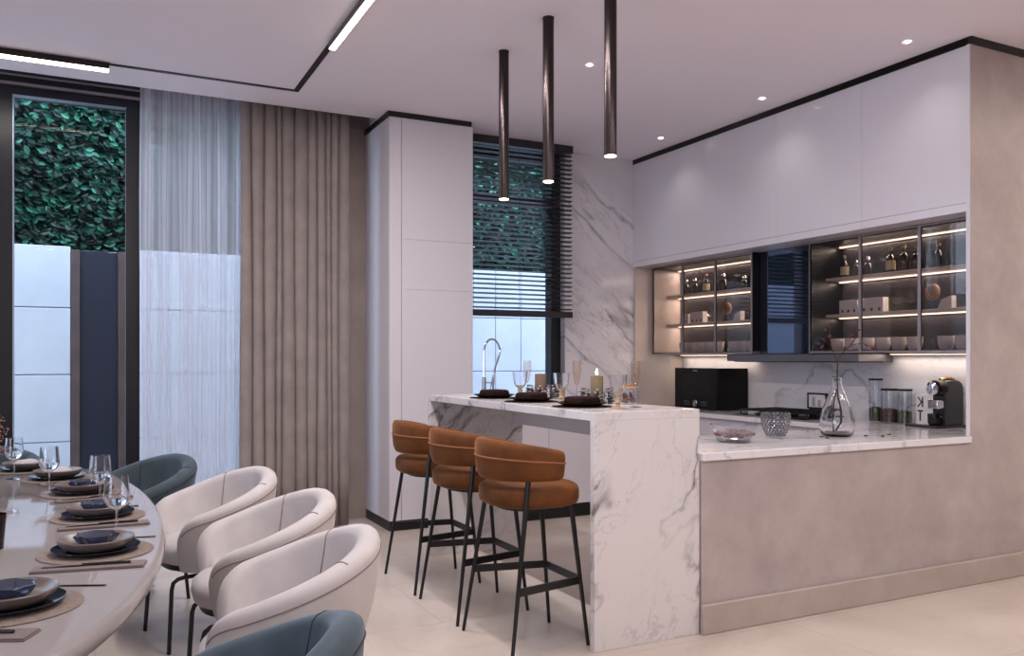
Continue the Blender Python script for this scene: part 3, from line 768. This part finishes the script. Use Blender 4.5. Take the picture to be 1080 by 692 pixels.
# tumbler and dried flowers at the left edge
t = THING('glass_tumbler', 'brown glass candle tumbler on the dining table at the left edge', 'tumbler', (-.300, 3.13, TZ))
OBJ('cup', MB().lathe([(0, 0), (.038, 0), (.046, .11), (.042, .11), (.035, .008), (0, .008)], n=28), 'brownglass', t, fix=False)
OBJ('candle', MB().lathe([(0, .009), (.033, .009), (.036, .06), (0, .06)], n=24), 'wax', t)
t = THING('flower_vase', 'round vase of reddish dried flowers at the left edge of the dining table', 'vase', (-.50, 4.30, TZ))
OBJ('vessel', MB().lathe([(0, 0), (.05, 0), (.075, .05), (.07, .10), (.035, .15), (.04, .17), (.032, .17), (.03, .15), (.06, .10), (.06, .04), (0, .01)], n=28), 'brownplate', t)
R = random.Random(4); st = MB(); fl = MB()
for k in range(46):
    a = R.uniform(0, 2*pi); r = R.uniform(.04, .19); h = R.uniform(.18, .36)
    tip = (r*cos(a), r*sin(a), h); st.tube([(0, 0, .12), (.4*tip[0], .4*tip[1], .14+(h-.14)*.6), tip], .0012, 5)
    for j in range(22):
        fl.ball((tip[0]+R.gauss(0, .02), tip[1]+R.gauss(0, .02), tip[2]+R.gauss(0, .024)), R.uniform(.003, .006), 6, 4)
OBJ('stems', st, 'bark', t); f = OBJ('flower_heads', fl, 'dried', t); f['kind'] = 'stuff'

# ================================================================== THINGS ON THE BAR
BZ = 1.1105
bw = ['nearest the camera', 'in the middle', 'farthest from the camera']
def b_bplate(t): OBJ('plate', MB().lathe([(0, 0), (.08, 0), (.10, .006), (.130, .017), (.131, .020), (.102, .009), (0, .009)], n=40), 'brownplate', t)
def b_bnap(t):
    OBJ('cloth', MB().loft([[(.068*c*k, .068*d*k, z) for c, d in ((-1, -1), (1, -1), (1, 1), (-1, 1))] for k, z in ((.92, 0), (1.0, .008), (1.0, .022), (.94, .036), (.7, .041))]), 'brownlinen', t, bevel=.004)
def b_goblet(t):
    OBJ('bowl', MB().lathe(walls([(.030, .0862), (.0395, .104), (.0435, .150), (.046, .168)], .002), n=32), 'crystal', t, smooth=60)
    OBJ('stem', MB().lathe([(0, 0), (.040, 0), (.040, .004), (.012, .010), (.010, .022), (.017, .032), (.011, .044), (.017, .056), (.010, .066), (.028, .0800), (.030, .086), (0, .086)], n=24), 'ambersolid', t)
def b_flute(t):
    OBJ('bowl', MB().shell([(.003, .095), (.012, .105), (.020, .135), (.0245, .175), (.024, .235)], n=24), 'champagne', t, fix=False)
    OBJ('stem', MB().lathe([(0, 0), (.032, 0), (.031, .002), (.004, .006), (.0028, .02), (.0028, .09), (.0035, .095), (0, .095)], n=20), 'crystal', t)
def b_bmat(t): OBJ('weave', MB().lathe([(0, 0), (.155, 0), (.156, .0015), (.155, .003), (0, .003)], n=40), 'brownlinen', t)
for k, y in enumerate((3.70, 4.26, 4.76)):
    put('bar_placemat', 'round dark placemat on the bar top at the place '+bw[k], 'placemat', 2.255, y, BZ, 0, 'dark bar placemats', b_bmat)
    put('bar_plate', 'dark brown plate on the marble bar at the place '+bw[k], 'plate', 2.255, y, BZ+.0032, 0, 'dark bar plates', b_bplate)
    put('bar_napkin', 'dark brown folded napkin on the bar plate '+bw[k], 'napkin', 2.255, y, BZ+.0124, .2, 'dark bar napkins', b_bnap)
    put('goblet', 'amber-stemmed glass goblet beside the bar plate '+bw[k], 'glass', 2.31, y-.25, BZ, 0, 'goblets on the bar', b_goblet)
    put('champagne_flute', 'tall clear champagne flute behind the bar plate '+bw[k], 'glass', 2.47, (3.53, 4.11, 4.72)[k], BZ, 0, 'champagne flutes', b_flute)
def cone_wreath(label, x, y):
    R = random.Random(int(y*100)); t = THING('pine_cone_wreath', label, 'wreath', (x, y, BZ), 0, 'pine cone wreaths')
    m = MB()
    for q in range(9):
        a = 2*pi*q/9; cx, cy = .078*cos(a), .078*sin(a); tilt = R.uniform(-.4, .4)
        for i in range(5):
            f = i/4; rr = .034*(1-f)**.6+.007
            for j in range(5):
                b = 2*pi*(j/5+.1*i); c, s = cos(b), sin(b); z = .007+.066*f
                m.add([(cx+.3*rr*c-.004*s, cy+.3*rr*s+.004*c, z), (cx+.3*rr*c+.004*s, cy+.3*rr*s-.004*c, z), (cx+rr*c+.008*s+tilt*.01*f, cy+rr*s-.008*c, z+.010), (cx+rr*c-.008*s+tilt*.01*f, cy+rr*s+.008*c, z+.010), (cx+.3*rr*c, cy+.3*rr*s, z+.006)],
                      [(0, 1, 2, 3), (0, 3, 4), (1, 4, 2), (2, 4, 3), (0, 4, 1)])
        m.cyl((cx, cy, 0), (cx, cy, .065), .009, 6)
    OBJ('cones', m, 'conewhite', t, smooth=0); return t
def candle(label, x, y, mat, h, lit):
    t = THING('pillar_candle', label, 'candle', (x, y, BZ))
    OBJ('wax', MB().lathe([(0, 0), (.035, 0), (.036, .004), (.036, h-.004), (.034, h), (.028, h-.003), (0, h-.006)], n=28), mat, t)
    OBJ('wick', MB().cyl((0, 0, h-.006), (0, 0, h+.008), .0013, 6), 'ink', t)
    if lit:
        OBJ('flame', MB().lathe([(0, h+.004), (.005, h+.010), (.007, h+.017), (.004, h+.030), (0, h+.042)], n=12), 'flame', t)
cone_wreath('frosted pine cone wreath round the unlit candle', 2.50, 4.60)
cone_wreath('frosted pine cone wreath round the burning candle', 2.50, 3.945)
candle('unlit taupe pillar candle on the bar among pine cones', 2.50, 4.60, 'wax', .152, False)
candle('burning olive pillar candle on the bar among pine cones', 2.50, 3.945, 'waxlit', .152, True)
t = THING('glass_jar', 'squat clear glass jar of potpourri at the back edge of the bar', 'jar', (2.59, 3.76, BZ))
OBJ('jar', MB().shell([(.001, .001), (.05, .001), (.054, .01), (.054, .075), (.048, .082), (.048, .085)], n=28), 'glass', t, fix=False)
R = random.Random(8); m = MB()
for k in range(26):
    a = R.uniform(0, 2*pi); r = .036*sqrt(R.random()); m.ball((r*cos(a), r*sin(a), .013+.045*R.random()), R.uniform(.007, .012), 7, 5)
OBJ('potpourri', m, 'fruit', t)['kind'] = 'stuff'
OBJ('lid', MB().lathe([(0, .086), (.05, .086), (.05, .094), (.01, .097), (.012, .108), (0, .112)], n=24), 'deco', t)

# ================================================================== THINGS ON THE WORKTOP
CZ = .8925
t = THING('kitchen_faucet', 'chrome spring-neck kitchen faucet in front of the window', 'faucet', (2.945, 6.42, CZ))
OBJ('body', MB().lathe([(0, 0), (.028, 0), (.028, .012), (.018, .02), (.018, .30), (.010, .31), (0, .31)], n=20), 'chrome', t)
P = [(0, 0, .30), (0, 0, .52)]
for i in range(1, 13):
    a = pi*i/12; P.append((.075-.075*cos(a), 0, .52+.11*sin(a)))
P += [(.13, 0, .46), (.10, 0, .38), (.085, 0, .30)]
OBJ('spring_neck', MB().tube(P, .009, 10), 'chrome', t)
OBJ('spray_head', MB().tube([(.088, 0, .31), (.078, 0, .24), (.072, 0, .17)], .013, 12, .018), 'chrome', t)
OBJ('holder_arm', MB().cyl((0, 0, .26), (.085, 0, .26), .006, 8), 'chrome', t)
OBJ('lever', MB().cyl((0, 0, .05), (.0, -.09, .09), .006, 8), 'chrome', t)

t = THING('microwave', 'black glass built-in style microwave oven standing on the worktop', 'microwave', (4.93, 5.80, CZ))
OBJ('body', MB().box(.02, .36, 0, .60, .006, .378), 'mwblack', t, bevel=.004)
OBJ('door', MB().box(0, .02, 0, .60, .006, .378), 'mwblack', t, bevel=.003)
OBJ('window', MB().box(-.001, .0, .10, .50, .14, .33), 'plastblk', t)
m = MB()
ringp = [(-.004, .30+.026*cos(2*pi*i/24), .055+.026*sin(2*pi*i/24)) for i in range(24)]
OBJ('dial', MB().tube(ringp, .0035, 6, closed=True).lathe([(0, -.008), (.012, -.008), (.012, .0)], (0, .30, .055), 16, axis='x'), 'chrome', t)
m = MB()
for y in (.15, .18, .21, .39, .42, .45):
    m.box(-.0008, 0, y-.006, y+.006, .066, .070).box(-.0008, 0, y-.006, y+.006, .042, .045)
OBJ('touch_markings', m, 'greyporc', t)
OBJ('badge', MB().box(-.0008, 0, .27, .33, .352, .358), 'greyporc', t)

t = THING('gas_hob', 'black gas hob with cast iron pan supports set in the right worktop', 'hob', (4.78, 4.62, CZ))
OBJ('plate', MB().box(0, .46, 0, .76, 0, .008), 'glassblk', t, bevel=.003)
for (x, y, r) in ((.13, .15, .04), (.34, .15, .05), (.235, .38, .06), (.13, .61, .05), (.34, .61, .04)):
    OBJ('burner', MB().lathe([(0, .008), (r, .008), (r, .018), (r*.8, .024), (0, .026)], (x, y, 0), 20), 'black', t)
for y0 in (.02, .27, .51):
    m = MB(); y1 = y0+.23
    m.tube([(.03, y0, .045), (.43, y0, .045), (.43, y1, .045), (.03, y1, .045)], .007, 6, closed=True)
    m.tube([(.23, y0, .045), (.23, y1, .045)], .006, 6).tube([(.03, (y0+y1)/2, .045), (.43, (y0+y1)/2, .045)], .006, 6)
    for x in (.03, .43):
        for y in (y0, y1): m.cyl((x, y, .008), (x, y, .045), .007, 6)
    OBJ('pan_support', m, 'black', t)
for k in range(5): OBJ('knob', MB().lathe([(0, .008), (.017, .008), (.015, .028), (0, .028)], (.03, .22+k*.08, 0), 14), 'black', t)
t = THING('framed_tile', 'small white picture tile in a black frame leaning behind the hob', 'picture', (5.275, 4.875, CZ))
OBJ('frame', MB().box(-.012, .012, 0, .20, .055, .068).box(-.012, .012, 0, .20, .172, .185).box(-.012, .012, 0, .012, .068, .172).box(-.012, .012, .188, .20, .068, .172).box(-.01, .02, .02, .18, 0, .056), 'black', t)
OBJ('sheet', MB().box(-.006, .006, .012, .188, .068, .172), 'porcelain', t)
OBJ('motif', MB().box(-.008, -.006, .06, .09, .075, .13).box(-.008, -.006, .12, .15, .075, .15), 'greyporc', t)

# peninsula pieces
t = THING('glass_fruit_bowl', 'wide clear glass bowl of dried dates on the worktop', 'bowl', (3.20, 3.62, CZ))
def bowlring(r, z, n=8): return [(r*cos(2*pi*(k+.5)/n), r*sin(2*pi*(k+.5)/n), z) for k in range(n)]
OBJ('bowl', MB().loft([bowlring(.085, .001), bowlring(.095, .006), bowlring(.142, .098), bowlring(.136, .098), bowlring(.088, .014), bowlring(.02, .012)]), 'bowlglass', t, smooth=0)
R = random.Random(2)
for k in range(60):
    a = R.uniform(0, 2*pi); r = .100*sqrt(R.random()); zz = .024+.016*(r > .08)+.055*max(0, 1-r/.1)**.7*R.random()
    d = tag(OBJ('dried_date', MB().ball((0, 0, 0), R.uniform(.013, .017), 9, 6, .8), 'fruit', None, smooth=180), 'wrinkled purple-brown date piled in the glass bowl', 'date', 'dates in the glass bowl')
    d.location = (3.20+r*cos(a), 3.62+r*sin(a), CZ+zz+.004); d.scale = (1.35, 1, .9); d.rotation_euler = (0, 0, R.uniform(0, 3))
t = THING('crystal_bowl', 'studded crystal bowl on the worktop between glass bowl and vase', 'bowl', (3.585, 3.70, CZ))
OBJ('cup', MB().lathe([(0, 0), (.035, 0), (.045, .008), (.070, .05), (.080, .10), (.078, .15), (.073, .15), (.073, .10), (.060, .05), (.03, .012), (0, .012)], n=30), 'glass', t, fix=False)
m = MB()
for i in range(9):
    z = .018+i*.0155; r = [.052, .060, .067, .072, .076, .0795, .0805, .080, .079][i]; n = 20
    for k in range(n):
        a = 2*pi*(k+.5*(i % 2))/n; c, s = cos(a), sin(a); w = .0085
        ctr = (r*c, r*s, z)
        m.add([(r*c-w*s, r*s+w*c, z), (r*c, r*s, z+w), (r*c+w*s, r*s-w*c, z), (r*c, r*s, z-w), ((r+.008)*c, (r+.008)*s, z)], [(0, 1, 4), (1, 2, 4), (2, 3, 4), (3, 0, 4), (3, 2, 1, 0)])
OBJ('studs', m, 'studs', t, smooth=0)

t = THING('glass_bottle_vase', 'clear glass bottle vase holding a bare twig on the worktop', 'vase', (4.0, 3.62, CZ))
OBJ('vessel', MB().lathe([(0, .001), (.075, .001), (.092, .012), (.102, .05), (.100, .10), (.085, .165), (.055, .235), (.033, .285), (.026, .31), (.026, .345), (.031, .352), (.031, .358), (.026, .358), (.022, .35), (.022, .31), (.029, .285), (.050, .235), (.079, .165), (.093, .10), (.095, .05), (.086, .024), (.07, .014), (0, .014)], n=48), 'crystal', t, smooth=180)
t2 = THING('twig', 'brown branching twig with red buds standing in the glass bottle vase', 'branch', (4.0, 3.62, CZ))
R = random.Random(12)
OBJ('stem', MB().tube([(.02, .03, .024), (.045, .01, .08), (.02, -.01, .16), (.004, 0, .24), (.0, 0, .35), (.002, -.002, .46), (.02, -.02, .50), (.055, -.05, .545), (.09, -.075, .61), (.085, -.075, .70)], .006, 8, .0025)
    .tube([(.002, 0, .46), (-.02, .02, .52), (-.03, .03, .60), (-.02, .03, .68)], .0035, 6, .0015).tube([(-.04, -.01, .024), (-.035, 0, .10), (-.015, .01, .20), (0, 0, .30)], .005, 6, .004)
    .tube([(.055, -.05, .545), (.11, -.09, .56), (.16, -.12, .53)], .0025, 6, .001), 'bark', t2)
for (x, y, z) in ((-.03, .03, .60), (-.045, .05, .64), (-.02, .03, .68), (.09, -.075, .64), (.085, -.08, .70), (.16, -.12, .53), (.175, -.125, .525), (.13, -.10, .545), (-.06, .05, .58), (.10, -.07, .60), (-.05, .07, .54), (.06, -.05, .60)):
    q = R.uniform(0, 3); L_ = .018
    OBJ('leaf', MB().lathe([(0, -L_), (.007, -L_*.5), (.009, 0), (.006, L_*.6), (0, L_)], (0, 0, 0), 8, 1, .35), 'redleaf', t2, smooth=180).matrix_local = __import__('mathutils').Matrix.Translation((x, y, z)) @ __import__('mathutils').Euler((R.uniform(.3, 2.5), q, q)).to_matrix().to_4x4()
R = random.Random(21)
pl = [(3.82, 3.53, 'left of the bottle vase, nearer the edge'), (3.85, 3.60, 'left of the bottle vase, farther from the edge'), (4.14, 3.53, 'just right of the bottle vase'), (4.20, 3.46, 'right of the bottle vase near the counter edge'), (4.24, 3.49, 'second farthest right of the bottle vase'), (4.33, 3.52, 'farthest right of the bottle vase')]
for k, (x, y, lb) in enumerate(pl):
    o = tag(OBJ('fallen_petal', MB().lathe([(0, 0), (.010, .001), (.014, .004), (.010, .007), (0, .006)], n=10, sy=.6), 'redleaf', None), 'small red fallen leaf '+lb, 'leaf', 'fallen red leaves')
    o.location = (x, y, CZ); o.rotation_euler = (0, 0, R.uniform(0, 3))

def jar(label, x, y, r, h, fill, fh):
    t = THING('storage_jar', label, 'jar', (x, y, CZ), 0, 'lidded storage jars')
    OBJ('jar', MB().shell([(.001, .001), (r, .001), (r, h), (r-.003, h), (r-.003, .006), (.001, .006)], n=32), 'glass', t, fix=False)
    OBJ('lid', MB().lathe([(0, h), (r+.002, h), (r+.002, h+.014), (0, h+.014)], n=32), 'plastblk', t)
    OBJ('contents', MB().lathe([(0, .0065), (r-.0035, .0065), (r-.0035, fh), (r*.5, fh+.01), (0, fh+.006)], n=28), fill, t)
jar('tall lidded glass jar of dark tea against the splashback', 5.16, 4.311, .048, .305, 'tea', .10)
jar('short lidded glass jar of coffee in the middle of the jars', 5.15, 4.182, .060, .235, 'coffee', .095)
jar('short lidded glass jar of spice nearest the coffee machine', 5.17, 4.07, .047, .235, 'tea', .085)

# coffee machine
t = THING('coffee_machine', 'dark grey capsule coffee machine with a chrome round lid', 'coffee machine', (5.0, 3.68, CZ))
OBJ('base_tray', MB().prism([(0, 0), (.28, 0), (.28, .15), (.10, .15), (.10, .26), (0, .26)], 0, .016), 'navyplast', t, bevel=.004)
sec = [(.085, .016), (.27, .016), (.27, .27), (.255, .30), (.22, .318), (.14, .322), (.10, .31), (.075, .285), (.07, .25), (.085, .22)]
n = len(sec)
OBJ('body', MB().add([(x, .012, z) for x, z in sec]+[(x, .108, z) for x, z in sec], [tuple(range(n)), tuple(reversed(range(n, 2*n)))]+[(k, (k+1) % n, n+(k+1) % n, n+k) for k in range(n)]), 'greyplast', t, bevel=.006)
OBJ('brew_head', MB().lathe([(0, .012), (.046, .012), (.052, .02), (.055, .04), (.055, .10)], (0, .056, .268), 32, axis='x'), 'plastblk', t)
OBJ('round_lid', MB().lathe([(0, .0), (.026, .0), (.042, .006), (.046, .013)], (0, .056, .267), 32, axis='x'), 'chrome', t)
OBJ('spout_block', MB().box(.018, .0845, .020, .098, .128, .19), 'chrome', t, bevel=.008)
OBJ('top_lever', MB().tube([(.10, .06, .322), (.15, .06, .334), (.20, .06, .332), (.24, .06, .318)], .012, 10), 'gold', t)
OBJ('water_tank', MB().box(.2715, .279, .02, .10, .017, .26), 'glass', t)
t = THING('coffee_mug', 'dark grey mug under the coffee machine spout', 'mug', (5.043, 3.745, CZ+.0165))
OBJ('cup', MB().lathe([(0, 0), (.03, 0), (.04, .02), (.041, .078), (.037, .078), (.036, .02), (0, .008)], n=28), 'darksteel', t)
OBJ('handle', MB().tube([(0, -.038, .065), (0, -.062, .058), (0, -.066, .035), (0, -.040, .022)], .005, 8), 'darksteel', t)
t = THING('letter_block', 'white block with black letters half hidden behind the coffee machine', 'sign', (5.20, 3.84, CZ))
OBJ('block', MB().box(0, .05, .035, .165, 0, .215), 'porcelain', t, bevel=.002)
m = MB()   # reversed K over T, drawn in strokes; +y is the left side as seen
def stroke(y0, z0, y1, z1, w=.0055):
    dy, dz = y1-y0, z1-z0; l = sqrt(dy*dy+dz*dz); m.obox((-.0008, (y0+y1)/2, (z0+z1)/2), (.0008, 0, 0), (0, dy/2, dz/2), (0, -dz/l*w, dy/l*w))
stroke(.112, .125, .112, .195); stroke(.114, .155, .150, .195, .0045); stroke(.118, .162, .150, .125, .0045)
stroke(.108, .098, .152, .098); stroke(.130, .028, .130, .098)
OBJ('letters', m, 'ink', t, smooth=0)

# ================================================================== THINGS IN THE DISPLAY CABINETS
S0, S1, S2 = 1.4185, 1.6955, 1.9755
def bottle(label, x, y, z, h, r, lab):
    t = THING('bottle', label, 'bottle', (x, y, z), 0, 'bottles in the display cabinets')
    OBJ('glass_body', MB().lathe([(0, 0), (r, 0), (r, h*.55), (r*.85, h*.63), (r*.36, h*.72), (r*.33, h*.93), (r*.4, h*.94), (r*.4, h*.99), (0, h)], n=24), 'bottle', t)
    OBJ('cap', MB().lathe([(0, h*.88), (r*.44, h*.88), (r*.44, h*1.005), (0, h*1.005)], n=16), 'foil', t)
    if lab: OBJ('paper_label', MB().shell([(r+.0008, h*.12), (r+.0008, h*.48)], n=24), 'label', t)
def decanter(label, x, y, z, r, h):
    t = THING('decanter', label, 'decanter', (x, y, z), 0, 'dark decanters')
    OBJ('body', MB().lathe([(0, 0), (r, 0), (r*1.02, h*.5), (r*.8, h*.62), (r*.35, h*.7), (r*.4, h*.76), (0, h*.76)], n=20), 'bottle', t)
    OBJ('stopper', MB().lathe([(0, h*.76), (r*.3, h*.78), (r*.5, h*.88), (r*.25, h), (0, h)], n=12), 'chrome', t)
A, B = 'right display cabinet', 'left display cabinet'
bottle('dark bottle with a cream label, at the hob end of the right cabinet top shelf', 5.14, 4.58, S2, .175, .030, True)
bottle('dark bottle with a cream label, in the middle bay of the right cabinet top shelf', 5.14, 4.165, S2, .185, .032, True)
decanter('short dark decanter right of the first labelled bottle, right cabinet top shelf', 5.15, 4.48, S2, .032, .13)
decanter('short dark decanter at the left of the middle bay, right cabinet top shelf', 5.15, 4.37, S2, .036, .14)
bottle('plain dark bottle right of the second labelled bottle, right cabinet top shelf', 5.15, 4.06, S2, .19, .033, False)
bottle('plain dark bottle beside the door divider, right cabinet top shelf', 5.15, 3.965, S2, .165, .030, False)
bottle('brown bottle alone in the near bay of the right cabinet top shelf', 5.15, 3.79, S2, .17, .028, False)
decanter('dark decanter first from the marble wall, left cabinet top shelf', 5.15, 6.50, S2, .040, .15)
decanter('dark decanter second from the marble wall, left cabinet top shelf', 5.15, 6.37, S2, .040, .15)
bottle('dark bottle with a cream label in the middle bay, left cabinet top shelf', 5.15, 6.205, S2, .18, .032, True)
bottle('plain dark bottle beside the labelled one, left cabinet top shelf', 5.15, 6.07, S2, .16, .033, False)
decanter('dark decanter in the bay by the hood, left cabinet top shelf', 5.15, 5.965, S2, .045, .16)
decanter('dark decanter nearest the hood casing, left cabinet top shelf', 5.16, 5.70, S2, .036, .12)
def wbox(label, x, y, z, w, h, cups):
    t = THING('gift_box', label, 'box', (x, y, z), 0, 'white boxes on the display shelves')
    OBJ('carton', MB().box(0, .06, 0, w, 0, h), 'porcelain', t, bevel=.002)
    m = MB()
    for q in range(cups): m.box(-.001, 0, w*(q+.3)/cups, w*(q+.62)/cups, h*.12, h*.32)
    OBJ('print', m, 'ink', t, smooth=0)
wbox('white printed box at the hood end, right cabinet middle shelf', 5.10, 4.43, S1, .165, .105, 3)
wbox('white printed box beside the glasses, right cabinet middle shelf', 5.10, 4.20, S1, .20, .110, 3)
wbox('small white printed box nearest the marble wall, left cabinet middle shelf', 5.10, 6.42, S1, .10, .090, 2)
wbox('long white printed box in the middle bay, left cabinet middle shelf', 5.10, 6.20, S1, .185, .105, 3)
def b_sglass(t):
    OBJ('bowl', MB().shell([(.004, .055), (.022, .062), (.034, .085), (.036, .11), (.032, .14)], n=24), 'glass', t, fix=False)
    OBJ('stem', MB().lathe([(0, 0), (.028, 0), (.027, .002), (.004, .006), (.0035, .05), (.008, .056), (0, .056)], n=16), 'glass', t)
for x, y, lb in ((5.13, 4.10, 'beside the white box, right cabinet middle shelf'), (5.13, 3.995, 'beside the door divider, right cabinet middle shelf'), (5.13, 6.13, 'beside the long white box, left cabinet middle shelf')):
    put('liqueur_glass', 'small stemmed glass '+lb, 'glass', x, y, S1, 0, 'small stemmed glasses', b_sglass)
def ringdeco(label, x, y, z):
    t = THING('ring_ornament', label, 'ornament', (x, y, z), 0, 'wooden ring ornaments')
    P = [(0, .040*cos(2*pi*i/28), .115+.040*sin(2*pi*i/28)) for i in range(28)]
    OBJ('ring', MB().tube(P, .017, 10, closed=True), 'deco', t)
    OBJ('disc', MB().lathe([(0, -.004), (.026, -.004), (.026, .004), (0, .004)], (0, 0, .115), 20, axis='x'), 'foil', t)
    OBJ('stand', MB().cyl((0, 0, .01), (0, 0, .062), .005, 8).box(-.02, .02, -.03, .03, 0, .010), 'black', t)
ringdeco('round wooden ring ornament on a stand, right cabinet middle shelf', 5.10, 3.80, S1)
ringdeco('round wooden ring ornament on a stand, left cabinet middle shelf', 5.10, 5.865, S1)
for (y, lb) in ((3.66, 'right cabinet'), (5.69, 'left cabinet')):
    t = THING('white_block', 'angled white ceramic block beside the ring ornament, '+lb, 'ornament', (5.10, y, S1))
    OBJ('block', MB().add([(0, 0, 0), (0, .105, 0), (0, .075, .062), (0, .0, .085), (.05, 0, 0), (.05, .105, 0), (.05, .075, .062), (.05, .0, .085)], [(0, 1, 2, 3), (7, 6, 5, 4), (0, 4, 5, 1), (1, 5, 6, 2), (2, 6, 7, 3), (3, 7, 4, 0)]), 'porcelain', t, bevel=.003)
cupn = 0
def b_cup(t):
    OBJ('bowl', MB().lathe([(0, 0), (.032, 0), (.044, .012), (.052, .05), (.054, .092), (.050, .092), (.047, .05), (.036, .015), (0, .012)], n=28), 'porcelain', t)
ordn = ['first', 'second', 'third', 'fourth', 'fifth', 'sixth', 'seventh', 'eighth']
for k, y in enumerate((4.60, 4.465, 4.33, 4.19, 4.06, 3.93, 3.69, 3.565)):
    put('cup', 'white ceramic cup on the right cabinet floor, %s from the hood' % ordn[k], 'cup', 5.09, y, S0, 0, 'white cups, right cabinet', b_cup)
for k, y in enumerate((6.45, 6.335, 6.21, 6.09, 5.97, 5.76, 5.645, 5.53)):
    put('cup', 'white ceramic cup on the left cabinet floor, %s from the marble wall' % ordn[k], 'cup', 5.09, y, S0, 0, 'white cups, left cabinet', b_cup)
t = THING('figurine', 'small dark figurine between the cups in the left cabinet', 'figurine', (5.10, 5.865, S0))
OBJ('body', MB().lathe([(0, 0), (.035, 0), (.038, .01), (.022, .03), (.026, .06), (.014, .085), (0, .088)], n=16), 'black', t)
OBJ('head', MB().ball((0, 0, .10), .015, 12, 8), 'black', t)
